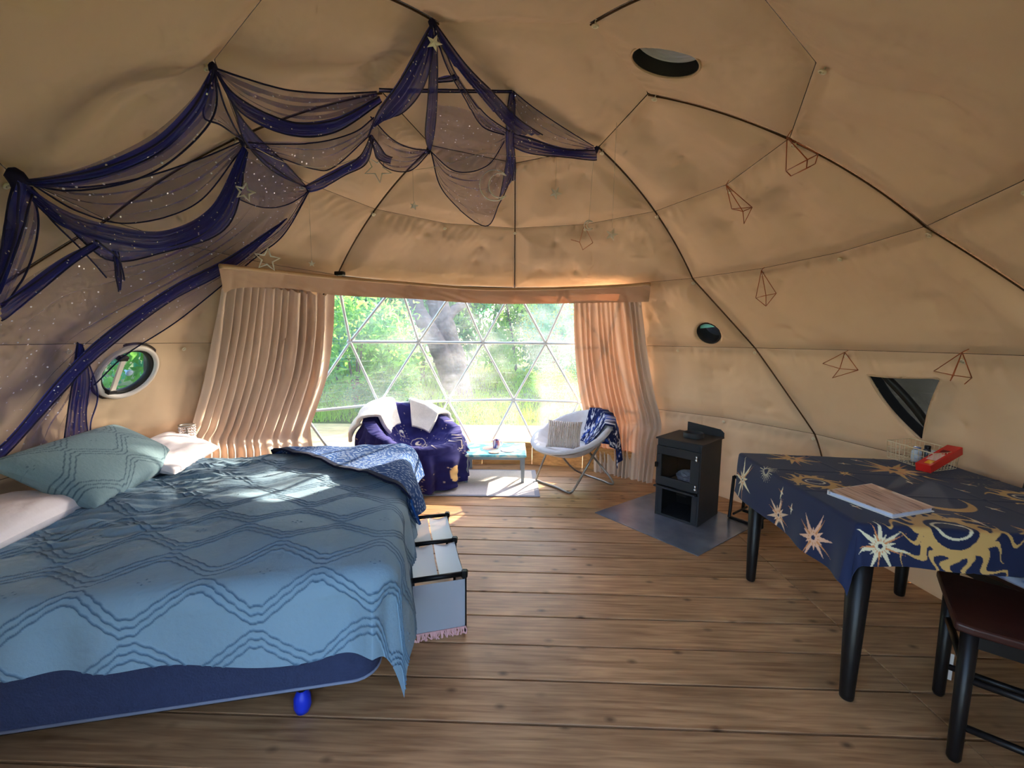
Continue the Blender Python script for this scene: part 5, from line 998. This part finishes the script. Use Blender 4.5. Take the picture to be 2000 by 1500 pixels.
build('pull_knob', MB().lathe([(0.006, 0), (0.006, 0.02), (0.018, 0.024), (0.02, 0.034), (0.012, 0.04)], L(0.0, 0.0, -0.01), 16, Fm), mat('pale_blue_knob', c8(170, 196, 226), 0.3), po, True)
# triangular window
tw = root('window_3', tuple(tcen), 'dark triangular window in the right wall above the table', 'window', kind='structure')
T3 = lambda P2, z: tcen + np.c_[P2, np.full(len(P2), z)] @ TF.T
build('hem', MB().tube(T3(TRI_OUT, 0.013), 0.008, 6, closed=True), M_CANVAS, tw, True)
G = np.stack([T3(TRI_OUT * 1.01, 0.012), T3(TRI_OUT * 1.03, -0.03), T3(TRI_OUT * 1.08, -0.075)], 1); G = np.concatenate([G, G[:1]], 0); build('reveal', MB().grid(G), M_DUCTK, tw, True)
mb = MB(); V = T3(TRI_OUT * 1.08, -0.07); mb.add(np.vstack([V, V.mean(0)]), [(i, (i + 1) % len(V), len(V)) for i in range(len(V))]); build('pane', mb, vinyl('smoked_vinyl', 0.003, (0.008, 0.008, 0.008, 1)), tw)
aa, bb_ = tri2[0] * 0.9, tri2[2] * 0.92; s = np.linspace(0, 1, 14)[:, None]; cc_ = aa + (bb_ - aa) * s + np.array([0.035, 0.0]) * (0.6 + 0.6 * np.sin(s * 3.1)); build('rolled_flap', MB().tube(T3(cc_, -0.045), 0.022, 10), mat('smoke_flap', c8(40, 36, 30), 0.5), tw, True)

# ================================================================== NAVY STAR NETTING SWAGGED FROM THE FRAME JOINTS
def net_mat(name, alpha, col, dots):
    m = bpy.data.materials.new(name); m.use_nodes = True; n = m.node_tree.nodes; l = m.node_tree.links; p = n['Principled BSDF']; out = n['Material Output']
    p.inputs['Base Color'].default_value = col; p.inputs['Roughness'].default_value = 0.6; p.inputs['Sheen Weight'].default_value = 0.4; p.inputs['Sheen Tint'].default_value = (0.2, 0.3, 1, 1)
    tr = n.new('ShaderNodeBsdfTranslucent'); tr.inputs[0].default_value = c8(60, 70, 190); m1 = n.new('ShaderNodeMixShader'); m1.inputs[0].default_value = 0.35; l.new(p.outputs[0], m1.inputs[1]); l.new(tr.outputs[0], m1.inputs[2])
    tp = n.new('ShaderNodeBsdfTransparent'); ms = n.new('ShaderNodeMixShader'); ms.inputs[0].default_value = alpha; l.new(tp.outputs[0], ms.inputs[1]); l.new(m1.outputs[0], ms.inputs[2])
    tc = n.new('ShaderNodeTexCoord'); v = n.new('ShaderNodeTexVoronoi'); v.inputs['Scale'].default_value = dots; l.new(tc.outputs['Object'], v.inputs[0])
    lt = n.new('ShaderNodeMath'); lt.operation = 'LESS_THAN'; l.new(v.outputs['Distance'], lt.inputs[0]); lt.inputs[1].default_value = 0.125
    gl = n.new('ShaderNodeBsdfPrincipled'); gl.inputs['Base Color'].default_value = c8(236, 228, 232); gl.inputs['Metallic'].default_value = 0.4; gl.inputs['Roughness'].default_value = 0.3
    m2 = n.new('ShaderNodeMixShader'); l.new(lt.outputs[0], m2.inputs[0]); l.new(ms.outputs[0], m2.inputs[1]); l.new(gl.outputs[0], m2.inputs[2]); l.new(m2.outputs[0], out.inputs[0]); return m
NAVY = c8(42, 40, 122)
M_NETL = net_mat('sheer_navy_net', 0.30, NAVY, 34); M_NETD = net_mat('gathered_navy_net', 0.72, NAVY, 38); M_HEM = mat('navy_hem', c8(26, 24, 62), 0.8)
nr = root('star_netting', tuple(on_dome(475, 270, 0.05)), 'sheer navy netting with silver specks swagged under the dome above the bed', 'netting')
def net(E0, E1, folds=6, amp=0.012, dense=False, n=(46, 60), hem=(1, 1), seed=0, conv=0.0):
    """sheet between two edge curves; rows are (px, py, metres in from the lining)"""
    nv, nu = n; A, B = resample(E0, nu), resample(E1, nu); u = np.linspace(0, 1, nv)[:, None, None]; Q = A[None] * (1 - u) + B[None] * u
    P = on_dome(Q[..., 0], Q[..., 1], Q[..., 2]); N = inward(P); t = np.linspace(0, 1, nu)[None]; uu = u[..., 0]; r = np.random.default_rng(seed)
    wv = np.sin(uu * folds * 2 * math.pi + 1.2 * np.sin(t * 2.5 + seed) + seed) + 0.4 * np.sin(uu * folds * 4.7 + t * 4 + seed)
    P = P + N * (amp * (wv + 1.0) * (0.35 + 0.65 * np.sin(t * math.pi) ** 0.5))[..., None]
    o = build('swag', MB().grid(P), M_NETD if dense else M_NETL, nr, True)
    for k, hm in ((0, hem[0]), (-1, hem[1])):
        if hm: build('hem', MB().tube(P[k], 0.0032 * hm, 5), M_HEM, o, True)
    return o
A_, B_, C_, D_, E_, H_, F_, G_ = (32, 348, 0.03), (415, 130, 0.03), (845, 46, 0.03), (1166, 290, 0.03), (474, 274, 0.04), (602, 368, 0.05), (838, 291, 0.04), (1001, 176, 0.04)
# hook B down to hook A, upper band
net([B_, (370, 195, 0.10), (290, 268, 0.14), (180, 318, 0.12), (60, 345, 0.05), A_], [(417, 132, 0.04), (408, 215, 0.10), (330, 290, 0.15), (240, 335, 0.14), (120, 360, 0.08), (40, 352, 0.04)], 5, 0.014, False, seed=1)
net([B_, (372, 200, 0.12), (295, 272, 0.16), (180, 322, 0.14), (60, 347, 0.05), A_], [(416, 133, 0.05), (385, 210, 0.12), (310, 285, 0.16), (195, 330, 0.15), (80, 352, 0.06), (36, 350, 0.04)], 3, 0.010, True, n=(14, 50), seed=2)
net([B_, (398, 180, 0.08), (392, 220, 0.10), (425, 235, 0.12), (470, 268, 0.06)], [(416, 132, 0.04), (430, 190, 0.06), (445, 225, 0.08), (462, 255, 0.06), E_], 3, 0.01, False, n=(16, 40), seed=3)
# thin net between A and E, and the heavy swag below it
net([(60, 352, 0.05), (150, 362, 0.07), (260, 345, 0.08), (380, 310, 0.06), E_], [(66, 362, 0.05), (150, 410, 0.10), (250, 432, 0.12), (380, 395, 0.10), (472, 290, 0.05)], 4, 0.010, False, seed=4)
net([(50, 362, 0.06), (130, 412, 0.14), (220, 440, 0.18), (320, 448, 0.18), (410, 400, 0.13), (473, 282, 0.05)], [(44, 372, 0.06), (120, 440, 0.15), (220, 470, 0.20), (320, 478, 0.20), (425, 425, 0.15), (480, 290, 0.05)], 5, 0.012, True, n=(22, 60), hem=(0, 1), seed=5)
net([(44, 372, 0.06), (110, 430, 0.12), (215, 465, 0.16), (330, 474, 0.16), (425, 420, 0.12), (480, 290, 0.05)], [(60, 365, 0.06), (160, 470, 0.10), (215, 505, 0.12), (300, 492, 0.14), (440, 440, 0.12), (483, 295, 0.05)], 3, 0.010, True, n=(14, 50), seed=6)
# E to H sheet running away down the wall to the lower left
net([E_, (530, 320, 0.05), (575, 352, 0.05), H_], [(450, 380, 0.07), (510, 400, 0.07), (560, 395, 0.06), (604, 372, 0.05)], 4, 0.008, False, n=(26, 36), seed=7)
net([(470, 300, 0.06), (420, 420, 0.10), (330, 480, 0.10), (220, 500, 0.09), (110, 505, 0.08), (-20, 585, 0.06)], [H_, (545, 448, 0.05), (450, 505, 0.05), (320, 580, 0.05), (150, 700, 0.05), (-20, 890, 0.06)], 7, 0.010, False, n=(60, 70), hem=(0, 0.6), seed=8)
net([H_, (560, 435, 0.05), (470, 505, 0.05), (330, 575, 0.05), (165, 690, 0.05)], [(604, 370, 0.05), (552, 455, 0.04), (490, 505, 0.04), (350, 620, 0.04), (245, 690, 0.04), (182, 752, 0.04)], 3, 0.008, False, n=(20, 60), hem=(0, 1.2), seed=38)
net([(540, 440, 0.07), (440, 505, 0.08), (330, 560, 0.08), (200, 650, 0.08), (110, 735, 0.08), (20, 845, 0.08), (-40, 900, 0.08)], [(560, 425, 0.06), (450, 520, 0.07), (320, 590, 0.07), (190, 690, 0.07), (105, 775, 0.07), (20, 870, 0.07), (-40, 930, 0.07)], 4, 0.012, True, n=(20, 60), hem=(1, 1), seed=9)
net([(150, 668, 0.07), (140, 730, 0.07), (128, 800, 0.07), (120, 880, 0.08)], [(158, 672, 0.07), (170, 740, 0.07), (165, 810, 0.07), (176, 880, 0.08)], 5, 0.010, True, n=(20, 30), seed=10)
net([(152, 668, 0.05), (110, 760, 0.05), (60, 830, 0.05), (30, 900, 0.05)], [(165, 690, 0.05), (190, 770, 0.05), (178, 830, 0.05), (180, 890, 0.05)], 6, 0.010, False, n=(30, 30), hem=(0, 1), seed=11)
# hook A: loop and tail at the left edge
net([A_, (12, 400, 0.06), (-10, 480, 0.08), (-40, 620, 0.10)], [(60, 365, 0.05), (70, 430, 0.08), (40, 520, 0.08), (0, 600, 0.08)], 4, 0.012, False, n=(30, 40), seed=12)
net([(28, 350, 0.05), (15, 400, 0.08), (10, 455, 0.08), (-20, 580, 0.1)], [(56, 360, 0.05), (38, 400, 0.09), (24, 460, 0.09), (-14, 585, 0.1)], 3, 0.012, True, n=(14, 36), seed=13)
net([(0, 590, 0.09), (60, 545, 0.10), (130, 495, 0.12), (190, 465, 0.14)], [(0, 625, 0.09), (66, 568, 0.10), (136, 508, 0.12), (196, 474, 0.14)], 3, 0.010, True, n=(14, 36), seed=14)
net([(60, 370, 0.06), (90, 420, 0.08), (150, 480, 0.10), (205, 540, 0.10)], [(150, 430, 0.12), (190, 470, 0.14), (225, 500, 0.14), (240, 545, 0.12)], 4, 0.010, False, n=(26, 34), seed=15)
net([(218, 478, 0.14), (220, 510, 0.13), (222, 540, 0.12), (230, 568, 0.12)], [(228, 480, 0.14), (228, 512, 0.13), (232, 542, 0.12), (234, 566, 0.12)], 2, 0.008, True, n=(10, 20), seed=16)
# B across to the strand of C
net([B_, (480, 150, 0.06), (560, 172, 0.10), (650, 180, 0.12), (735, 178, 0.10)], [(418, 136, 0.05), (470, 205, 0.12), (560, 250, 0.20), (650, 245, 0.20), (738, 190, 0.12)], 5, 0.014, False, n=(40, 60), seed=17)
net([(418, 134, 0.05), (465, 190, 0.12), (560, 232, 0.20), (650, 228, 0.21), (740, 186, 0.12)], [(420, 138, 0.05), (470, 218, 0.13), (560, 258, 0.22), (650, 252, 0.22), (745, 196, 0.12)], 4, 0.010, True, n=(18, 60), seed=18)
net([(430, 150, 0.05), (455, 210, 0.07), (475, 270, 0.05), (530, 330, 0.05), (600, 366, 0.05)], [(425, 140, 0.05), (462, 215, 0.06), (500, 262, 0.06), (560, 320, 0.05), H_], 2, 0.006, True, n=(10, 50), seed=19)
net([E_, (540, 275, 0.10), (620, 272, 0.12), (690, 255, 0.10), (730, 228, 0.08)], [(480, 285, 0.05), (550, 305, 0.06), (610, 325, 0.06), (650, 322, 0.07), (722, 262, 0.08)], 4, 0.008, False, n=(26, 46), hem=(1, 1), seed=20)
net([(595, 362, 0.06), (625, 345, 0.09), (660, 325, 0.10), (700, 300, 0.09), (722, 262, 0.08)], [(602, 374, 0.06), (632, 362, 0.09), (672, 335, 0.10), (712, 312, 0.09), (728, 268, 0.08)], 3, 0.012, True, n=(14, 40), seed=21)
# strands hanging from hook C
net([(842, 46, 0.03), (805, 105, 0.08), (770, 160, 0.10), (735, 210, 0.10), (718, 262, 0.08)], [(848, 46, 0.03), (835, 120, 0.10), (815, 175, 0.12), (780, 215, 0.12), (740, 225, 0.10)], 5, 0.014, True, n=(26, 50), seed=22)
net([(842, 47, 0.03), (838, 130, 0.10), (834, 200, 0.11), (830, 260, 0.08), (836, 290, 0.05)], [(850, 47, 0.03), (853, 130, 0.10), (852, 200, 0.11), (848, 255, 0.08), (841, 292, 0.05)], 4, 0.012, True, n=(18, 40), seed=23)
net([(846, 46, 0.03), (885, 115, 0.10), (940, 185, 0.14), (985, 235, 0.13), (1010, 262, 0.10)], [(850, 46, 0.03), (905, 120, 0.10), (960, 175, 0.13), (1010, 225, 0.12), (1060, 262, 0.10)], 4, 0.012, True, n=(22, 46), seed=24)
net([(845, 48, 0.04), (870, 120, 0.09), (905, 180, 0.12), (940, 240, 0.10), (985, 262, 0.08)], [(850, 48, 0.04), (880, 120, 0.09), (900, 155, 0.10), (945, 215, 0.12), (1000, 258, 0.10)], 4, 0.010, False, n=(22, 40), seed=25)
net([(852, 150, 0.10), (870, 146, 0.10), (890, 143, 0.10)], [(852, 158, 0.10), (872, 154, 0.10), (896, 149, 0.10)], 2, 0.006, True, n=(8, 16), seed=26)
net([(740, 172, 0.09), (800, 172, 0.10), (880, 172, 0.10), (1000, 176, 0.05)], [(740, 178, 0.09), (800, 177, 0.10), (880, 176, 0.10), (1000, 180, 0.05)], 1, 0.004, True, n=(6, 30), seed=27)
net([(1000, 258, 0.09), (1040, 268, 0.10), (1100, 285, 0.08), D_], [(1000, 284, 0.10), (1040, 296, 0.11), (1110, 302, 0.08), (1166, 310, 0.04)], 4, 0.012, True, n=(20, 40), seed=28)
net([G_, (1040, 205, 0.06), (1100, 245, 0.06), (1160, 285, 0.04)], [(1002, 195, 0.06), (1030, 245, 0.08), (1080, 280, 0.08), (1160, 292, 0.05)], 4, 0.008, False, n=(22, 36), hem=(0.8, 0), seed=29)
net([(996, 178, 0.05), (991, 215, 0.08), (988, 270, 0.09), (992, 320, 0.09), (1002, 352, 0.09)], [(1004, 178, 0.05), (1005, 215, 0.08), (1003, 270, 0.09), (1007, 320, 0.09), (1006, 352, 0.09)], 3, 0.012, True, n=(16, 40), seed=30)
# swags low between the inner hooks
net([(724, 228, 0.09), (760, 262, 0.10), (800, 282, 0.08), F_], [(722, 264, 0.09), (745, 318, 0.11), (795, 328, 0.10), (836, 296, 0.05)], 5, 0.012, False, n=(28, 36), seed=31)
net([(718, 262, 0.08), (728, 285, 0.09), (735, 305, 0.09), (762, 318, 0.10)], [(726, 262, 0.08), (740, 280, 0.09), (752, 298, 0.09), (766, 306, 0.10)], 3, 0.008, True, n=(10, 24), seed=32)
net([(852, 200, 0.09), (900, 205, 0.08), (950, 225, 0.09), (990, 258, 0.08)], [F_, (890, 330, 0.12), (950, 320, 0.12), (985, 275, 0.08)], 4, 0.010, False, n=(34, 40), hem=(0, 1), seed=33)
net([(838, 292, 0.05), (880, 332, 0.12), (945, 325, 0.12), (990, 262, 0.08)], [(842, 298, 0.05), (866, 370, 0.10), (945, 436, 0.08), (975, 392, 0.08), (998, 345, 0.08)], 6, 0.012, False, n=(34, 50), hem=(0, 1.2), seed=34)
net([(975, 388, 0.08), (982, 350, 0.09), (990, 300, 0.09)], [(1000, 352, 0.09), (1003, 330, 0.09), (1003, 300, 0.09)], 3, 0.010, True, n=(12, 24), seed=35)

for k_ in (A_, B_, C_, D_, E_, F_, H_):      # bunched cloth at each hook
    p = on_dome(*k_); r_ = 0.028 if k_ is A_ else 0.014; n_ = inward(p); mb = MB().lathe([(0.002, r_ * 1.1), (r_ * 0.6, r_ * 0.7), (r_, 0.0), (r_ * 0.7, -r_ * 0.8), (r_ * 0.3, -r_ * 1.6)], p, 12); V = np.concatenate(mb.v); mb.v = [V + (0.25 * r_ * nz(V, 90, 3))[:, None] * (V - p) / r_]; build('knot', mb, M_HEM, nr, True)

# ================================================================== HANGING ORNAMENTS
M_ACRY = mat('clear_acrylic', c8(244, 238, 228), 0.35, alpha=0.8, spec=0.5); M_WACR = mat('frosted_white', c8(255, 252, 244), 0.25, spec=0.6); M_THREAD = mat('clear_thread', c8(206, 190, 164), 0.4, alpha=0.6)
def star_pts(R, r, rot=0.0, n=5): return [((R if i % 2 == 0 else r) * math.sin(rot + math.pi * i / n), (R if i % 2 == 0 else r) * math.cos(rot + math.pi * i / n)) for i in range(2 * n)]
def ornament(name, label, px, py, rpx, off, kind, m, rot=0.0, hang=None, wire=None, cat='ornament'):
    c = on_dome(px, py, off); d = c - np.array([0, 0, EYE]); s = np.linalg.norm(d) / F_PX * math.cos(math.atan2(math.hypot(px - 1000, py - 750), F_PX)); R = rpx * s; n_ = -d * np.array([1, 1, 0.0]) + 0; n_ /= np.linalg.norm(n_)
    Fx = frame(n_); t = root(name, tuple(c), label, cat, 'hanging star and moon ornaments'); T = lambda p, z=0.0: c + Fx @ np.array([p[0], p[1], z])
    w_ = wire or R * 0.10
    if kind == 'outline': build('outline', MB().tube([T(p) for p in star_pts(R, R * 0.42, rot)], w_, 6, closed=True), m, t, True)
    elif kind == 'solid':
        P = star_pts(R, R * 0.42, rot); V = [T(p) for p in P] + [T((0, 0), R * 0.22), T((0, 0), -R * 0.22)]; n2 = len(P); build('facets', MB().add(np.array(V), [(i, (i + 1) % n2, n2) for i in range(n2)] + [((i + 1) % n2, i, n2 + 1) for i in range(n2)]), m, t)
    elif kind == 'moon':
        a1 = np.linspace(rad(40), rad(320), 22); a2 = np.linspace(rad(300), rad(60), 18); P = [(R * math.cos(q), R * math.sin(q)) for q in a1] + [(0.32 * R + 0.72 * R * math.cos(q), 0.78 * R * math.sin(q)) for q in a2]
        build('outline', MB().tube([T(p) for p in P], w_, 6, closed=True), m, t, True)
    if hang is not None: build('thread', MB().tube([T((0, R * 0.9)), on_dome(hang[0], hang[1], 0.01)], 0.0011, 4), M_THREAD, t)
    return t
ornament('star_ornament', 'clear faceted star hanging at the top hook of the netting', 848, 84, 17, 0.16, 'solid', M_ACRY, 0.35, (846, 50))
ornament('star_ornament', 'clear outline star hanging below the netting left of centre', 738, 330, 26, 0.12, 'outline', M_ACRY, 0.5, (742, 190), 0.0045)
ornament('star_ornament', 'small clear star hanging in front of the netting above the bed', 478, 375, 17, 0.14, 'outline', M_ACRY, 0.2, (476, 276), 0.006)
ornament('star_ornament', 'white outline star hanging above the left curtain', 522, 507, 22, 0.22, 'outline', M_WACR, 0.1, (600, 372), 0.006)
ornament('star_ornament', 'tiny clear star on a thread left of the window centre seam', 808, 402, 9, 0.12, 'solid', M_ACRY, 0.2, (806, 330))
ornament('star_ornament', 'clear star on a thread right of the crescent moon', 1085, 377, 13, 0.12, 'solid', M_ACRY, 0.5, (1087, 306))
ornament('star_ornament', 'clear star hanging lowest on the right side of the roof', 1195, 458, 13, 0.12, 'solid', M_ACRY, 0.3, (1204, 240))
ornament('moon_ornament', 'clear crescent moon hanging in front of the lowest netting lobe', 966, 362, 29, 0.20, 'moon', M_WACR, 0, (1002, 178), 0.0035)
ornament('moon_ornament', 'tiny clear moon beside the right roof eyelet', 1150, 440, 9, 0.10, 'moon', M_ACRY, 0, (1160, 300), 0.004)
ornament('icicle_ornament', 'slim clear drop hanging above the left curtain rail', 609, 515, 7, 0.14, 'solid', M_ACRY, 0, (603, 375))
o = root('fairy_cord', tuple(on_dome(800, 320, 0.1)), 'thin pale cord strung loosely under the netting', 'cord'); 
for k, seg in enumerate(([(500, 290), (560, 318), (640, 326), (722, 300)], [(790, 335), (870, 322), (940, 300), (1000, 305), (1085, 308)])):
    P = resample([(*p, 0.10) for p in seg], 30); build('strand', MB().tube(on_dome(P[:, 0], P[:, 1], P[:, 2]), 0.0016, 4), mat('pale_cord', c8(212, 196, 176), 0.6), o, True)
# copper wire himmeli on the right side
M_COP = mat('copper_wire', c8(176, 100, 66), 0.35, 0.7)
def himmeli(label, pts, edges):
    P = {k: on_dome(v[0], v[1], v[2]) for k, v in pts.items()}; t = root('copper_ornament', tuple(np.mean(list(P.values()), 0)), label, 'ornament', 'copper wire ornaments')
    for a, b in edges: build('wire', MB().tube([P[a], P[b]], 0.0022, 6), M_COP, t, True)
    build('hook', MB().tube([P['t'], P['t'] - inward(P['t']) * 0.03], 0.0018, 5), M_COP, t)
himmeli('copper wire prism ornament highest on the right side of the roof', dict(t=(1537, 268, 0.04), a=(1535, 334, 0.07), b=(1577, 312, 0.13), c=(1598, 301, 0.06), d=(1545, 344, 0.12), e=(1575, 329, 0.16), f=(1592, 320, 0.09)), ('ta', 'tb', 'tc', 'ab', 'bc', 'ad', 'be', 'cf', 'de', 'ef'))
himmeli('slender copper wire ornament left of the highest one', dict(t=(1418, 361, 0.04), a=(1429, 408, 0.06), b=(1451, 413, 0.13), c=(1469, 405, 0.06), d=(1453, 437, 0.12)), ('ta', 'tb', 'tc', 'ab', 'bc', 'bd', 'cd', 'ac'))
himmeli('copper wire ornament hanging above the right round vent', dict(t=(1487, 528, 0.04), a=(1476, 582, 0.06), b=(1496, 577, 0.13), c=(1516, 573, 0.06), d=(1496, 598, 0.12)), ('ta', 'tb', 'tc', 'ab', 'bc', 'bd', 'cd', 'ad'))
himmeli('wide copper wire pyramid left of the triangular window', dict(t=(1650, 688, 0.05), a=(1607, 710, 0.07), b=(1640, 720, 0.15), c=(1676, 723, 0.08), d=(1626, 738, 0.16)), ('ta', 'tb', 'tc', 'ab', 'bc', 'dc', 'bd'))
himmeli('large copper wire pyramid at the right of the triangular window', dict(t=(1879, 688, 0.05), a=(1824, 725, 0.07), b=(1862, 733, 0.16), c=(1898, 738, 0.08), d=(1856, 744, 0.18), e=(1884, 750, 0.16)), ('ta', 'tb', 'tc', 'ab', 'bc', 'bd', 'ce', 'td'))
himmeli('faint copper wire star above the centre of the window', dict(t=(1141, 440, 0.04), a=(1115, 468, 0.06), b=(1132, 473, 0.09), c=(1138, 488, 0.06), d=(1158, 474, 0.06)), ('ab', 'bc', 'cd', 'tb', 'td'))
# beaded lamp half hidden by the left curtain
c = on_dome(366, 846, 0.16); bl = root('beaded_lamp', (c[0], c[1], c[2] - 0.12), 'small beaded lampshade peeking out beside the left curtain', 'lamp')
build('shade_ring', MB().tube([c + np.array([0.045 * math.cos(t), 0.045 * math.sin(t), 0.055]) for t in np.linspace(0, 6.283, 21)[:-1]], 0.006, 6, closed=True), mat('pewter', c8(170, 166, 160), 0.35, 0.6), bl, True)
bd_ = MB()
for k in range(16):
    for j in range(6): t = k * 6.283 / 16; bd_.lathe([(0.001, -0.008), (0.006, 0), (0.001, 0.008)], c + np.array([0.045 * math.cos(t), 0.045 * math.sin(t), 0.04 - j * 0.019]), 6)
tag(build('beads', bd_, mat('glass_beads', c8(206, 198, 200), 0.1, 0.2, spec=0.8), bl, True), 'strings of glass beads', kind='stuff')
build('stem', MB().tube([c + [0, 0, 0.05], [c[0], c[1], 0.0]], 0.008, 8), mat('pewter', c8(170, 166, 160)), bl, True)
build('foot', MB().lathe([(0.06, 0), (0.06, 0.008), (0.015, 0.018)], (c[0], c[1], 0), 20), mat('pewter', c8(170, 166, 160)), bl, True)
